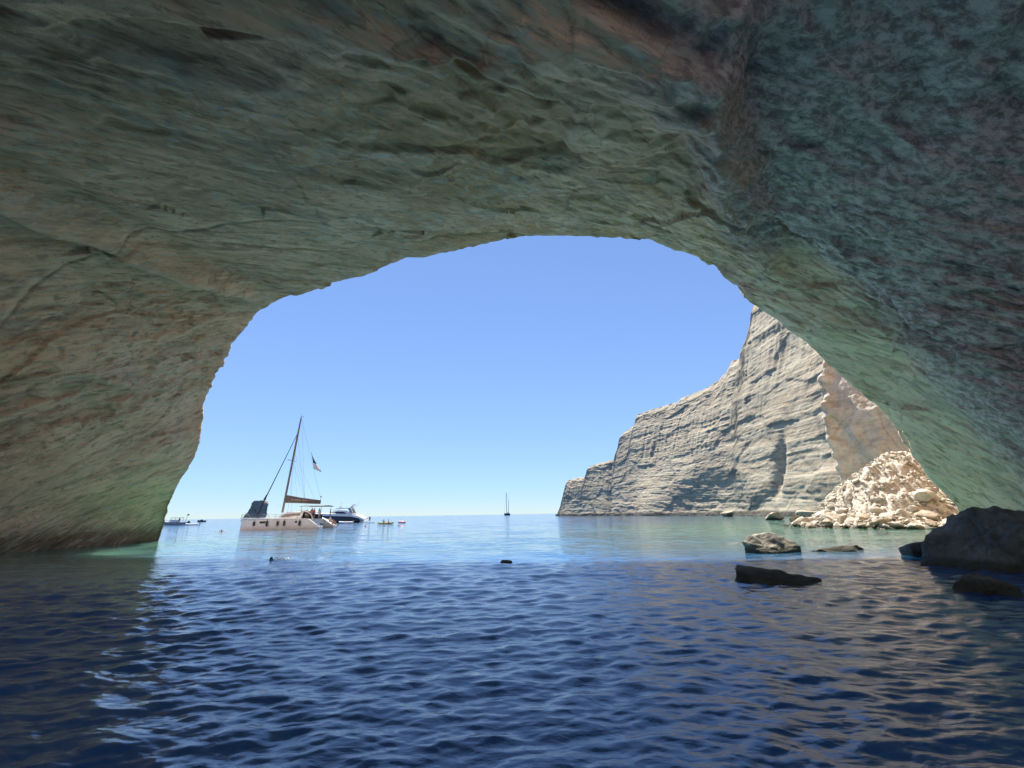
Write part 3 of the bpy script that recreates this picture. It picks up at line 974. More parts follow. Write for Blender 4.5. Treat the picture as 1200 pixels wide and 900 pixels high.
rr = random.Random(12)
placed = []
tries = 0
while len(placed) < 210 and tries < 8000:
    tries += 1
    x, y = rr.uniform(27, 52), rr.uniform(35, 53)
    h = float(heap_height(np.array(x), np.array(y)))
    if h < -.2:
        continue
    s = .16 + .30 * rr.random() ** 2.2 if h > 1.8 else .25 + .75 * rr.random() ** 1.8
    if any((x - a) ** 2 + (y - b) ** 2 < (.75 * (s + c)) ** 2 for a, b, c in placed):
        continue
    placed.append((x, y, s))
    me = rr.choice(pool if h > 1.2 or rr.random() < .4 else pool_w)
    o = bpy.data.objects.new('rock', me)
    col.objects.link(o)
    o.location = (x, y, h + .25 * s)
    o.scale = (s * rr.uniform(.9, 1.4), s, s * rr.uniform(.7, 1.1))
    o.rotation_euler = (rr.uniform(-.6, .6), rr.uniform(-.6, .6), rr.uniform(0, 6.28))
    side = 'left' if x < 38.5 else 'right' if x > 45.5 else 'middle'
    tall = 'crest' if h > 5 else 'slope' if h > 2 else 'foot'
    look = 'Large' if s > .5 else 'Small' if s < .24 else 'Medium'
    flat = 'flat' if o.scale.z < .85 * s else 'chunky'
    tag(o, f'{look.lower()} {flat} cream rock loose on the {side} of the rockfall {tall}', 'rock', 'rocks of the rockfall')

def small_debris():
    rng = np.random.RandomState(3)
    bm = bmesh.new()
    n = 0
    while n < 2600:
        x, y = rng.uniform(25, 53), rng.uniform(34, 55)
        h = float(heap_height(np.array(x), np.array(y)))
        if h < -.25:
            continue
        n += 1
        r = .07 + .16 * rng.rand() ** 2.5
        pts = rng.normal(size=(9, 3))
        pts = pts / np.linalg.norm(pts, axis=1, keepdims=True) * r * np.array((1.2, 1, .75))
        vs = [bm.verts.new((x + a, y + b, h + .12 + .6 * r + c)) for a, b, c in pts]
        bmesh.ops.convex_hull(bm, input=vs, use_existing_faces=False)
    me = bpy.data.meshes.new('rockfall_debris')
    bm.to_mesh(me)
    bm.free()
    o = link('rockfall_debris', me, M_CREAM)
    tag(o, 'small pale stones scattered between the larger rocks of the rockfall', 'debris', kind='stuff')
small_debris()

# ------------------------------------------------------------------ boats and people
M_WHITE = plain('white_gelcoat', (.80, .80, .76), .25, .5, .05, .8)
M_CREAMG = plain('cream_gelcoat', (.82, .83, .80), .3, .5, .06, .6)
M_NAVY = plain('navy_gelcoat', (.010, .016, .034), .2, .5, .15, .8)
M_GLASS = plain('dark_glass', (.012, .015, .02), .08, .6, .2, 1.0)
M_ALU = plain('grey_aluminium', (.20, .20, .20), .4, .5, .1, 1.0, .5)
M_SPAR = plain('dark_spar', (.15, .135, .12), .45, .5, .1, 1.0)
M_WIRE = plain('steel_wire', (.22, .22, .23), .4, .5, .1, 5.0)
M_TAUPE = plain('taupe_canvas', (.13, .115, .105), .9, .2, .15, 2.0)
M_PRINT = plain('faded_print', (.45, .33, .30), .9, .2, .1, 2.0)
M_BLACK = plain('black_canvas', (.02, .021, .025), .8, .3, .2, 2.0)
M_FEND = plain('dark_fender', (.05, .055, .05), .6, .4, .2, 2.0)
M_SKIN = plain('skin', (.48, .29, .20), .6, .4, .1, 3.0)
M_HAIR = plain('dark_hair', (.03, .02, .015), .7, .3, .2, 20.0)
M_RED = plain('red_cloth', (.55, .06, .05), .85, .2, .1, 5.0)
M_SHIRT = plain('white_cloth', (.78, .77, .74), .85, .2, .05, 5.0)
M_DCLOTH = plain('dark_cloth', (.035, .04, .055), .85, .2, .2, 5.0)
M_PINK = plain('pink_vinyl', (.75, .38, .36), .35, .5, .08, 3.0)
M_YELLOW = plain('yellow_plastic', (.70, .62, .12), .4, .5, .08, 2.0)
M_GREYT = plain('grey_rubber', (.30, .31, .33), .6, .4, .1, 2.0)
M_TEAL = plain('green_cloth', (.02, .07, .06), .85, .2, .15, 4.0)
M_FOAM = plain('water_foam', (.85, .88, .9), .9, .2, .03, 8.0)

class Build:
    def __init__(self):
        self.bm = bmesh.new()
    def box(self, c, s, rot=None):
        r = bmesh.ops.create_cube(self.bm, size=1.0)
        M = Matrix.Translation(c) @ (rot.to_4x4() if rot else Matrix.Identity(4)) @ Matrix.Diagonal((*s, 1))
        bmesh.ops.transform(self.bm, matrix=M, verts=r['verts'])
        return self
    def tube(self, a, b, r0, r1=None, seg=8):
        a, b = Vector(a), Vector(b)
        d = b - a
        r = bmesh.ops.create_cone(self.bm, cap_ends=True, segments=seg, radius1=r0, radius2=r0 if r1 is None else r1, depth=d.length)
        M = Matrix.Translation((a + b) / 2) @ d.to_track_quat('Z', 'Y').to_matrix().to_4x4()
        bmesh.ops.transform(self.bm, matrix=M, verts=r['verts'])
        return self
    def path(self, pts, r, seg=8):
        for a, b in zip(pts[:-1], pts[1:]):
            self.tube(a, b, r, r, seg)
        return self
    def ball(self, c, s, sub=2):
        r = bmesh.ops.create_icosphere(self.bm, subdivisions=sub, radius=1.0)
        bmesh.ops.transform(self.bm, matrix=Matrix.Translation(c) @ Matrix.Diagonal((*s, 1)), verts=r['verts'])
        return self
    def loft(self, secs, closed=True, caps=True):
        rows = [[self.bm.verts.new(p) for p in s] for s in secs]
        n = len(rows[0])
        for a, b in zip(rows[:-1], rows[1:]):
            for i in range(n if closed else n - 1):
                j = (i + 1) % n
                self.bm.faces.new((a[i], a[j], b[j], b[i]))
        if caps:
            self.bm.faces.new(rows[0][::-1])
            self.bm.faces.new(rows[-1])
        return self
    def build(self, name, mat, parent=None, smooth_angle=35, bevel=0.0):
        bmesh.ops.recalc_face_normals(self.bm, faces=self.bm.faces[:])
        me = bpy.data.meshes.new(name)
        self.bm.to_mesh(me)
        self.bm.free()
        me.shade_smooth()
        me.set_sharp_from_angle(angle=math.radians(smooth_angle))
        o = link(name, me, mat, parent)
        if bevel:
            m = o.modifiers.new('edge', 'BEVEL')
            m.width = bevel
            m.segments = 2
            m.limit_method = 'ANGLE'
        return o

# ---- people -------------------------------------------------------
def person_mesh(name, pose, mats):
    """one continuous skinned body; mats = (skin, top, bottom, hair)"""
    J = dict(pelvis=(0, 0, .93), waist=(0, 0, 1.10), chest=(0, 0, 1.32), neck=(0, 0, 1.48), jaw=(0, -.03, 1.58), head=(0, -.01, 1.66), crown=(0, 0, 1.75))
    for s, n in ((-1, 'l'), (1, 'r')):
        J.update({'sh' + n: (s * .18, 0, 1.42), 'el' + n: (s * .24, .02, 1.14), 'wr' + n: (s * .25, -.06, .90), 'ha' + n: (s * .25, -.09, .80),
                  'hi' + n: (s * .09, 0, .88), 'kn' + n: (s * .11, -.02, .49), 'an' + n: (s * .11, .02, .08), 'to' + n: (s * .13, -.16, .04)})
    J.update(pose)
    R = dict(pelvis=.15, waist=.125, chest=.155, neck=.06, jaw=.085, head=.10, crown=.06, sh=.07, el=.045, wr=.033, ha=.04, hi=.09, kn=.06, an=.042, to=.035)
    names = list(J)
    bm = bmesh.new()
    sk = bm.verts.layers.skin.verify()
    V = {}
    for k in names:
        v = bm.verts.new(J[k])
        r = R[k] if k in R else R[k[:-1]]
        v[sk].radius = (r * (1.15 if k in ('pelvis', 'waist', 'chest') else 1), r * (.75 if k in ('pelvis', 'waist', 'chest') else 1))
        v[sk].use_root = (k == 'pelvis')
        V[k] = v
    E = [('pelvis', 'waist'), ('waist', 'chest'), ('chest', 'neck'), ('neck', 'jaw'), ('jaw', 'head'), ('head', 'crown')]
    for n in 'lr':
        E += [('chest', 'sh' + n), ('sh' + n, 'el' + n), ('el' + n, 'wr' + n), ('wr' + n, 'ha' + n),
              ('pelvis', 'hi' + n), ('hi' + n, 'kn' + n), ('kn' + n, 'an' + n), ('an' + n, 'to' + n)]
    for a, b in E:
        bm.edges.new((V[a], V[b]))
    me = bpy.data.meshes.new(name)
    bm.to_mesh(me)
    bm.free()
    o = bpy.data.objects.new(name, me)
    col.objects.link(o)
    o.modifiers.new('skin', 'SKIN').use_smooth_shade = True
    o.modifiers.new('sub', 'SUBSURF').levels = 1
    dg = bpy.context.evaluated_depsgraph_get()
    out = bpy.data.meshes.new_from_object(o.evaluated_get(dg))
    bpy.data.objects.remove(o)
    bpy.data.meshes.remove(me)
    out.name = name
    out.materials.clear()
    for m in mats:
        out.materials.append(m)
    region = {'waist': 1, 'chest': 1, 'sh': 1, 'pelvis': 2, 'hi': 2, 'crown': 3}
    keys = [(Vector(J[k]), region.get(k, region.get(k[:-1], 0))) for k in names]
    keys += [((Vector(J['kn' + n]) + Vector(J['hi' + n])) / 2, 2) for n in 'lr']
    back = Vector(J['head']) + (Vector(J['head']) - Vector(J['jaw'])).cross(Vector((1, 0, 0))).normalized() * -.09
    keys.append((back, 3))
    for p in out.polygons:
        c = p.center
        p.material_index = min(keys, key=lambda k: (k[0] - c).length_squared)[1]
        p.use_smooth = True
    return out

def person(loc, rotz, pose, mats, label, group=None, scale=1.0):
    o = link('person', person_mesh('person', pose, mats))
    o.location = loc
    o.rotation_euler = (0, 0, rotz)
    o.scale = (scale,) * 3
    return tag(o, label, 'person', group)

STAND = {'ell': (-.27, -.05, 1.16), 'wrl': (-.2, -.26, 1.1), 'hal': (-.16, -.33, 1.12)}
SIT = {'pelvis': (0, 0, .12), 'waist': (0, -.01, .30), 'chest': (0, -.04, .52), 'neck': (0, -.06, .68), 'jaw': (0, -.1, .78), 'head': (0, -.08, .86), 'crown': (0, -.07, .95)}
for _s, _n in ((-1, 'l'), (1, 'r')):
    SIT.update({'sh' + _n: (_s * .18, -.04, .62), 'el' + _n: (_s * .25, -.12, .38), 'wr' + _n: (_s * .2, -.34, .30), 'ha' + _n: (_s * .18, -.42, .28),
                'hi' + _n: (_s * .1, -.05, .12), 'kn' + _n: (_s * .14, -.46, .20), 'an' + _n: (_s * .13, -.52, -.20), 'to' + _n: (_s * .14, -.68, -.25)})
PRONE = {'pelvis': (0, .75, -.16), 'waist': (0, .58, -.12), 'chest': (0, .34, -.06), 'neck': (0, .17, .04), 'jaw': (0, .03, .06), 'head': (0, .04, .14), 'crown': (0, .09, .23),
         'shl': (-.2, .3, .0), 'ell': (-.42, .12, .12), 'wrl': (-.34, -.14, .02), 'hal': (-.3, -.24, -.03), 'shr': (.2, .3, .0), 'elr': (.44, .18, .02), 'wrr': (.4, -.1, -.1), 'har': (.36, -.2, -.13),
         'hil': (-.1, .8, -.16), 'knl': (-.14, 1.2, -.25), 'anl': (-.12, 1.6, -.2), 'tol': (-.12, 1.76, -.24), 'hir': (.1, .8, -.16), 'knr': (.14, 1.2, -.2), 'anr': (.12, 1.6, -.3), 'tor': (.12, 1.76, -.34)}

# ---- catamaran ------------------------------------------------------
def build_catamaran():
    YC = 72.0
    bow = at(283, 610, YC)
    stern = at(377, 610, YC)
    L = stern[0] - bow[0]
    k = L / 13.0
    root = thing('sailing_catamaran', (bow[0], YC, 0), 'cream sailing catamaran at anchor with furled sails and a tall mast', 'catamaran')
    def loc(P):
        return Vector(((P[0] - bow[0]), P[1] - YC, P[2]))
    for hy, nm in ((0.0, 'near'), (5.6, 'far')):
        b = Build()
        secs = []
        for x in (0, .15, .6, 1.5, 3, 5, 7, 9, 10.6, 11.2, 11.7, 12.2, 12.6, 13.0):
            hb = .82 * min(1, (x / 4.0)) ** .5 * (1 if x < 11 else 1 - .06 * (x - 11)) + .05
            top = 1.78 - .025 * x
            if x > 11.0:
                top = 1.50 - (x - 11.0) * .61
            kz = -.45 if x > .5 else -.3
            secs.append([(x * k, hy + y * k, z * k) for y, z in ((-hb * .5, kz), (-hb * .92, .12), (-hb, .7 if top > .9 else top * .6), (-hb, top - .05), (-hb + .06, top),
                                                            (hb - .06, top), (hb, top - .05), (hb, .7 if top > .9 else top * .6), (hb * .92, .12), (hb * .5, kz))])
        h = b.loft(secs).build('hull', M_CREAMG, root, 40)
        bw = Build()
        for x, w in ((3.95, .95), (9.3, .35)):
            bw.box((x * k, hy - .85 * k, 1.12 * k), (w * k, .06, .32 * k))
        bw.build('hull_window', M_GLASS, h)
        bt = Build()
        bt.loft([[(x * k, hy + y * k, z * k) for y, z in ((-.93, z0), (-.93, z0 + .09), (.93, z0 + .09), (.93, z0))] for x, z0 in ((0.3, 1.72), (5, 1.62), (11, 1.47))])
        bt.build('deck_edge', M_WHITE, h)
        for i in range(4):
            x = 11.25 + i * .5
            Build().box((x * k, hy, (1.34 - i * .31) * k), (.42 * k, 1.5 * k, .16 * k)).build('transom_step', M_WHITE, h, bevel=.03)
        Build().loft([[(x * k, hy + s * k, z * k) for s, z in ((-.92, z0), (-.92, z0 + .14), (-.74, z0 + .14), (-.74, z0))] for x, z0 in ((10.4, 1.5), (11.2, 1.42), (12, .93), (13.05, .22))]).build('stern_coaming', M_WHITE, h)
        r = Build()
        for x in (.4, 2.2, 4.0, 5.8, 7.6, 9.4):
            r.tube((x * k, hy - .8 * k * (1 if hy == 0 else -1), 1.6 * k), (x * k, hy - .8 * k * (1 if hy == 0 else -1), 2.3 * k), .02)
        for z in (1.95, 2.28):
            r.tube((.4 * k, hy - .8 * k * (1 if hy == 0 else -1), z * k), (9.4 * k, hy - .8 * k * (1 if hy == 0 else -1), z * k), .012, seg=5)
        r.build('guard_rail', M_WIRE, root)
        Build().path([(0.1 * k, hy - .25, 1.75 * k), (.0, hy, 2.35 * k), (1.0 * k, hy - .1, 2.4 * k), (1.5 * k, hy, 1.72 * k)], .025).build('bow_rail', M_WIRE, root)
    # bridge deck, trampoline, crossbeam
    Build().loft([[(x * k, y * k, z * k) for y, z in ((.6, z0), (.6, 1.55), (5.0, 1.55), (5.0, z0))] for x, z0 in ((3.6, 1.2), (4.2, .75), (11.2, .75))]).build('bridge_deck', M_CREAMG, root)
    Build().box((2.8 * k, 2.8 * k, 1.48 * k), (1.7 * k, 4.3 * k, .03)).build('trampoline', M_BLACK, root)
    Build().tube((1.9 * k, .5 * k, 1.55 * k), (1.9 * k, 5.1 * k, 1.55 * k), .09).build('crossbeam', M_ALU, root)
    # coachroof
    b = Build()
    secs = []
    for x, z, w in ((4.7, 1.72, 1.3), (5.1, 2.05, 1.6), (5.8, 2.45, 1.85), (6.6, 2.66, 1.95), (8.2, 2.74, 2.0), (9.3, 2.74, 2.0)):
        secs.append([((x + dx) * k, (2.8 + y * w) * k, zz * k) for y, zz, dx in ((-1, 1.5, -.15), (-.97, (1.5 + z) / 2, 0), (-.86, z - .06, .05), (-.7, z, .06), (.7, z, .06), (.86, z - .06, .05), (.97, (1.5 + z) / 2, 0), (1, 1.5, -.15))])
    cab = b.loft(secs).build('coachroof', M_WHITE, root, 50)
    b = Build()
    b.loft([[(x * k, (2.8 - w) * k, z * k) for w, z in ((1.93, z0), (1.98, z0 + .45 * f), (1.80, z0 + .45 * f), (1.80, z0))] for x, z0, f in ((5.9, 1.85, .5), (6.5, 1.85, 1.0), (8.0, 1.9, 1.1), (8.9, 1.95, 1.0))])
    b.build('cabin_window', plain('smoked_window', (.16, .14, .11), .15, .5, .1, 1.0), cab)
    # white sweeping cockpit side, dark opening behind
    for y in (.95, 4.65):
        pts = [(8.9 + 2.2 * math.sin(t * math.pi / 2) * .95, y, 2.85 - 1.25 * (1 - math.cos(t * math.pi / 2))) for t in (0, .2, .4, .6, .8, 1.0)]
        pts = [(8.35, y, 2.8)] + pts + [(11.3, y, 1.5)]
        Build().path([tuple(c * k for c in p) for p in pts], .085).build('cockpit_coaming', M_WHITE, root)
    Build().box((9.35 * k, 2.8 * k, 2.15 * k), (.06, 3.4 * k, 1.15 * k)).build('saloon_door', M_GLASS, root)
    for y in (1.5, 4.1):
        Build().box((10.2 * k, y * k, 1.83 * k), (1.5 * k, .55 * k, .5 * k)).build('cockpit_seat', M_DCLOTH, root, bevel=.05)
    Build().box((10.9 * k, 2.8 * k, 1.9 * k), (.5 * k, 3.0 * k, .7 * k)).build('stern_bench', M_DCLOTH, root, bevel=.05)
    w = Build()
    for a in range(16):
        t0, t1 = a * math.pi / 8, (a + 1) * math.pi / 8
        w.tube((9.9 * k, (1.4 + .38 * math.cos(t0)) * k, (2.5 + .38 * math.sin(t0)) * k), (9.9 * k, (1.4 + .38 * math.cos(t1)) * k, (2.5 + .38 * math.sin(t1)) * k), .025, seg=6)
    w.tube((9.9 * k, 1.4 * k, 2.5 * k), (9.8 * k, 1.4 * k, 1.7 * k), .05)
    w.build('steering_wheel', M_SPAR, root)
    # bimini
    bim = Build().loft([[(x * k, (2.8 + y) * k, (3.55 + z) * k) for y, z in ((-2.0, -.06), (-1.9, .04), (0, .12), (1.9, .04), (2.0, -.06), (0, .04))] for x, in ((8.7,), (10.8,), (12.7,))]).build('bimini', M_TAUPE, root, 50)
    sp = Build()
    for x in (9.0, 12.3):
        for y in (.95, 4.65):
            sp.tube((x * k, y * k, 1.6 * k), (x * k, y * k, 3.55 * k), .03)
    sp.build('bimini_frame', M_ALU, bim)
    # spars and sails
    mb, mt = loc(at(331, 600, 74.8)), loc(at(353, 489, 74.8))
    mb.z = 2.6 * k
    dirn = (mt - mb)
    mast = Build().loft([[tuple(mb + dirn * f + Vector((r * math.cos(a), .7 * r * math.sin(a), 0))) for a in [i * math.pi / 5 for i in range(10)]] for f, r in ((0, .19), (.8, .17), (1, .11))]).build('mast', M_SPAR, root, 60)
    Build().tube(mb + dirn * .53 + Vector((-.1, -1.5, 0)), mb + dirn * .53 + Vector((-.1, 1.5, 0)), .035).tube(mb + dirn * .53, mb + dirn * .53 + Vector((-.85, -.2, .05)), .03).build('spreader', M_SPAR, mast)
    Build().tube(mt, mt + Vector((-.05, 0, .7)), .02).box(mt + Vector((.25, 0, .12)), (.5, .06, .06)).build('masthead_fitting', M_SPAR, mast)
    be = loc(at(375.2, 590, 74.8))
    b0 = mb + dirn * .10
    Build().tube(b0, be, .09).build('boom', M_ALU, root)
    c = Build()
    secs = []
    for f, lo, hi, w2 in ((0.02, -.05, 1.25, .18), (.10, -.02, 1.2, .24), (.4, .0, .92, .22), (.75, .0, .68, .18), (1.0, .02, .55, .10)):
        p = b0.lerp(be, f)
        secs.append([tuple(p + Vector((.05, y, z))) for y, z in ((-w2, lo), (-w2 * 1.1, (lo + hi) / 2), (-w2 * .5, hi), (w2 * .5, hi), (w2 * 1.1, (lo + hi) / 2), (w2, lo))])
    sc = c.loft(secs).build('sail_cover', M_TAUPE, root, 60)
    pr = Build()
    rng = random.Random(4)
    x = .22
    while x < .72:
        p = b0.lerp(be, x)
        pr.box(p + Vector((0, -.275 + .05 * x, .52 - .12 * x)), (.13, .02, rng.uniform(.16, .26)))
        x += .034 if rng.random() < .85 else .07
    pr.build('cover_print', M_PRINT, sc)
    st_top, st_low = mb + dirn * .835, loc(at(301, 604.5, 74.8))
    Build().tube(st_low, st_top, .10, .045).build('furled_headsail', M_BLACK, root)
    cone = loc(at(311, 583.5, 74.6))
    Build().tube(cone + Vector((-.1, 0, -.35)), cone + Vector((.12, 0, .55)), .22, .03).build('day_shape', M_BLACK, root)
    Build().tube(cone, loc(at(332, 595, 74.8)), .012, seg=5).build('halyard', M_WIRE, root)
    ends = [((7.6 * k, -.6, 1.65 * k), .80), ((7.6 * k, 5.6 * k + .5, 1.65 * k), .80), ((8.3 * k, -.6, 1.65 * k), .52), ((8.3 * k, 5.6 * k + .5, 1.65 * k), .52)]
    for e, f in ends:
        Build().tube(e, mb + dirn * f, .014, seg=5).build('shroud', M_WIRE, root)
    tip = loc(at(375.4, 583, 74.8))
    Build().tube(mt, tip, .014, seg=5).build('topping_lift', M_WIRE, root)
    for f in (.35, .62, .9):
        Build().tube(b0.lerp(be, f), mb + dirn * .62, .010, seg=5).build('lazy_jack', M_WIRE, root)
    Build().tube(b0.lerp(be, .55) + Vector((0, 0, .8)), mt + Vector((.1, 0, -.3)), .012, seg=5).build('main_halyard', M_WIRE, root)
    Build().tube(be + Vector((.05, 0, 0)), tip + Vector((.05, 0, .1)), .03).ball(tip + Vector((.12, 0, .2)), (.16, .1, .12), 1).build('wind_instrument', M_SPAR, root)
    # flag on the topping lift
    a, b_ = at(364.5, 530, 74.7), at(367.5, 549, 74.7)
    f = Build()
    rows = []
    for i in range(9):
        t = i / 8
        base = Vector(a).lerp(Vector(b_), t)
        wdt = .12 + 1.35 * t ** 1.6
        rows.append([base + Vector((wdt * u, .16 * math.sin(u * 5 + t * 3), -.55 * wdt * u * (1 - .2 * u))) for u in (0, .25, .5, .75, 1)])
    bm = f.bm
    vr = [[bm.verts.new(p) for p in r] for r in rows]
    for r0, r1 in zip(vr[:-1], vr[1:]):
        for i in range(4):
            bm.faces.new((r0[i], r0[i + 1], r1[i + 1], r1[i]))
    fl = f.build('flag', [M_TEAL, plain('pale_blue_cloth', (.55, .62, .66), .85, .2, .1, 3.0)], None, 80)
    for i, p in enumerate(fl.data.polygons):
        p.material_index = 1 if i // 4 >= 5 else 0
    sd = fl.modifiers.new('cloth', 'SOLIDIFY')
    sd.thickness = .02
    tag(fl, 'limp dark green and pale flag hanging from the line aft of the catamaran mast', 'flag')
    # fenders
    ordn = ('first fender from the bow on the cream hull of the catamaran', 'second fender from the bow on the cream hull, below the cabin front',
            'third fender from the bow on the cream hull of the catamaran', 'fourth fender from the bow, amidships on the cream hull',
            'last fender toward the stern on the cream hull of the catamaran')
    proto = None
    for (x, ln), lab in zip(((2.6, .75), (4.75, 1.0), (6.45, .75), (7.5, .9), (9.95, .9)), ordn):
        hb = .87 * min(1, (x / 4.0)) ** .5
        if proto is None:
            bb = Build()
            bb.loft([[(r * math.cos(i * math.pi / 5), r * math.sin(i * math.pi / 5), z) for i in range(10)] for r, z in ((.05, -.5), (.13, -.42), (.15, -.1), (.15, .2), (.12, .36), (.04, .44))])
            bb.tube((0, 0, .4), (0, .0, .75), .02)
            proto = bb.build('fender', M_FEND)
            o = proto
        else:
            o = proto.copy()
            col.objects.link(o)
        o.location = (bow[0] + x * k, YC - hb * k - .16, .95 * k)
        o.scale = (1.15, 1, ln)
        tag(o, lab, 'fender', 'fenders along the catamaran hull')
    # crew
    def on(x, y, z):
        return (bow[0] + x * k, YC + y * k, z * k)
    person(on(10.2, 2.2, 1.56), .6, STAND, (M_SKIN, M_SHIRT, M_SHIRT, M_HAIR), 'person in white standing under the bimini of the catamaran', 'people on the catamaran')
    person(on(11.15, 1.0, 1.5), -.3, STAND, (M_SKIN, M_RED, M_DCLOTH, M_HAIR), 'person in a red top standing at the catamaran stern post', 'people on the catamaran')
    person(on(11.6, 1.9, 1.5), 1.2, STAND, (M_SKIN, M_SHIRT, M_SHIRT, M_HAIR), 'person in a white shirt standing just right of the red top', 'people on the catamaran')
    person(on(12.3, 4.6, 1.4), 2.0, STAND, (M_SKIN, M_DCLOTH, M_DCLOTH, M_HAIR), 'person in dark clothes standing farthest aft under the bimini', 'people on the catamaran')
    person(on(9.75, 1.3, 2.05), .9, SIT, (M_SKIN, M_DCLOTH, M_SHIRT, M_HAIR), 'person in dark top sitting in the catamaran cockpit', 'people on the catamaran')
    person(on(12.0, 5.4, .98), 1.3, SIT, (M_SKIN, M_SHIRT, M_DCLOTH, M_HAIR), 'person in white sitting on the far stern steps of the catamaran', 'people on the catamaran')
    person(on(12.8, 5.0, .5), .8, SIT, (M_SKIN, M_SKIN, M_DCLOTH, M_HAIR), 'bare chested person in dark shorts sitting lowest on the stern steps', 'people on the catamaran')
    # board at the stern
    c = on_water(389, 617)
    o = paddleboard((c[0], c[1], .06), .1, 'white paddleboard floating beside the catamaran stern')
    person((c[0] + .6, c[1], .13), 1.0, SIT, (M_SKIN, M_DCLOTH, M_DCLOTH, M_HAIR), 'person in dark clothes sitting on the white board by the stern')

def paddleboard(loc, rz, label):
    b = Build()
    secs = []
    for t in np.linspace(0, 1, 13):
        w = .40 * max(.02, (1 - abs(2 * t - 1) ** 2.6)) ** .6
        z = .10 * (abs(2 * t - 1)) ** 3
        x = (t - .5) * 3.3
        secs.append([(x, -w, z), (x, -w * .9, z + .07), (x, w * .9, z + .07), (x, w, z), (x, w * .8, z - .05), (x, -w * .8, z - .05)])
    o = b.loft(secs).build('paddleboard', M_WHITE)
    o.location = loc
    o.rotation_euler = (0, 0, rz)
    return tag(o, label, 'paddleboard')

build_catamaran()

# ---- motor yacht behind the catamaran -----------------------------------
def build_motor_yacht():
    Y = 146.0
    s0 = at(427.5, 608, Y)
    m = s0[0] - at(426.5, 608, Y)[0]
    root = thing('motor_yacht', (s0[0], Y, 0), 'navy hulled motor yacht with white top moored behind the catamaran', 'motor yacht')
    X = lambda px: (px - 427.5) * m
    b = Build()
    secs = []
    for px, hb, top, lo in ((364, .1, 3.0, .9), (368, .8, 2.95, .2), (376, 1.6, 2.85, -.3), (388, 2.1, 2.7, -.4), (402, 2.2, 2.55, -.4), (414, 2.2, 2.4, -.4), (420, 2.1, 2.1, -.4), (424, 2.0, 1.1, -.4)):
        secs.append([(X(px), y, z) for y, z in ((-hb * .6, lo), (-hb, .5 + lo * .3 if lo < .5 else 1.4), (-hb * 1.05, top), (hb * 1.05, top), (hb, .5 + lo * .3 if lo < .5 else 1.4), (hb * .6, lo))])
    h = b.loft(secs).build('hull', M_NAVY, root, 40)
    b = Build()
    b.loft([[(X(px), y, z) for y, z in ((-hb, z0), (-hb - .03, z0 + .75), (-hb + .5, z0 + .95), (hb - .5, z0 + .95), (hb + .03, z0 + .75), (hb, z0))]
            for px, hb, z0 in ((365, .3, 2.8), (376, 1.75, 2.6), (388, 2.25, 2.45), (402, 2.36, 2.3), (414, 2.36, 2.1), (422, 2.25, 1.5), (429, 2.1, .55))])
    b.build('topsides', M_WHITE, root, 40)
    b = Build()
    b.loft([[(X(px), y, z) for y, z in ((-hb, 2.9), (-hb * .85, z1), (hb * .85, z1), (hb, 2.9))] for px, hb, z1 in ((384, 1.2, 3.0), (390, 1.5, 3.7), (396, 1.65, 4.45), (404, 1.7, 4.35), (412, 1.7, 3.5), (414, 1.7, 3.2))])
    sup = b.build('deckhouse', M_WHITE, root, 40)
    b = Build()
    b.loft([[(X(px), y, z) for y, z in ((-hb - .06, z0), (-hb * .9 - .06, z1), (hb * .9 + .06, z1), (hb + .06, z0))] for px, hb, z0, z1 in ((389, 1.45, 3.15, 3.35), (396, 1.62, 3.2, 3.95), (403, 1.68, 3.2, 3.9), (407, 1.7, 3.2, 3.45))])
    b.build('windscreen', M_GLASS, sup)
    b = Build()
    b.loft([[(X(px), y, z) for y, z in ((-1.7, z0), (-1.6, z0 + .22), (1.6, z0 + .22), (1.7, z0))] for px, z0 in ((395, 4.95), (400, 5.1), (408, 5.1), (413, 5.2))])
    ht = b.build('hardtop', M_WHITE, root, 40)
    for y in (-1.5, 1.5):
        Build().loft([[(X(px) + dx, y + dy, z) for dx, dy in ((0, -.08), (.9, -.08), (.9, .08), (0, .08))] for px, z in ((412, 3.2), (410, 4.3), (408.5, 5.1))]).build('hardtop_support', M_GREYT, ht)
        Build().path([(X(395.5), y, 5.0), (X(390), y, 3.6)], .06).build('screen_pillar', M_ALU, ht)
    Build().tube((X(398), 0, 5.3), (X(398), 0, 5.9), .12, .08).ball((X(397.2), .3, 5.8), (.5, .5, .16), 2).tube((X(398.3), 0, 5.8), (X(398.3), 0, 7.3), .03).build('radar_mast', M_SPAR, ht)
    Build().loft([[(X(px), y, z) for y in (-1.4, 1.4) for z in ((z0, z0 + .25) if y < 0 else (z0 + .25, z0))] for px, z0 in ((411, 5.3), (413, 6.0), (414, 6.3))]).build('radar_arch', M_WHITE, ht)
    Build().tube((X(415), .8, 5.4), (X(418), .8, 7.6), .03).build('antenna', M_WIRE, ht)
    for y in (-1.9, 1.9):
        Build().loft([[(X(px), y + dy, z) for dy, z in ((-.12, z0), (-.12, z0 + .3), (.12, z0 + .3), (.12, z0))] for px, z0 in ((412, 3.15), (418, 2.7), (424, 1.9), (429.5, .7))]).build('stern_quarter', M_WHITE, root)
    Build().box((X(428), 0, .35), (1.9, 3.9, .16)).build('swim_platform', M_WHITE, root, bevel=.04)
    root.scale = (1, 1, .88)
    # tender alongside
    c = on_water(406.5, 613.2)
    inflatable((c[0], c[1] - .5, .25), .12, 3.9, 'small white tender lying alongside the navy motor yacht', M_WHITE)

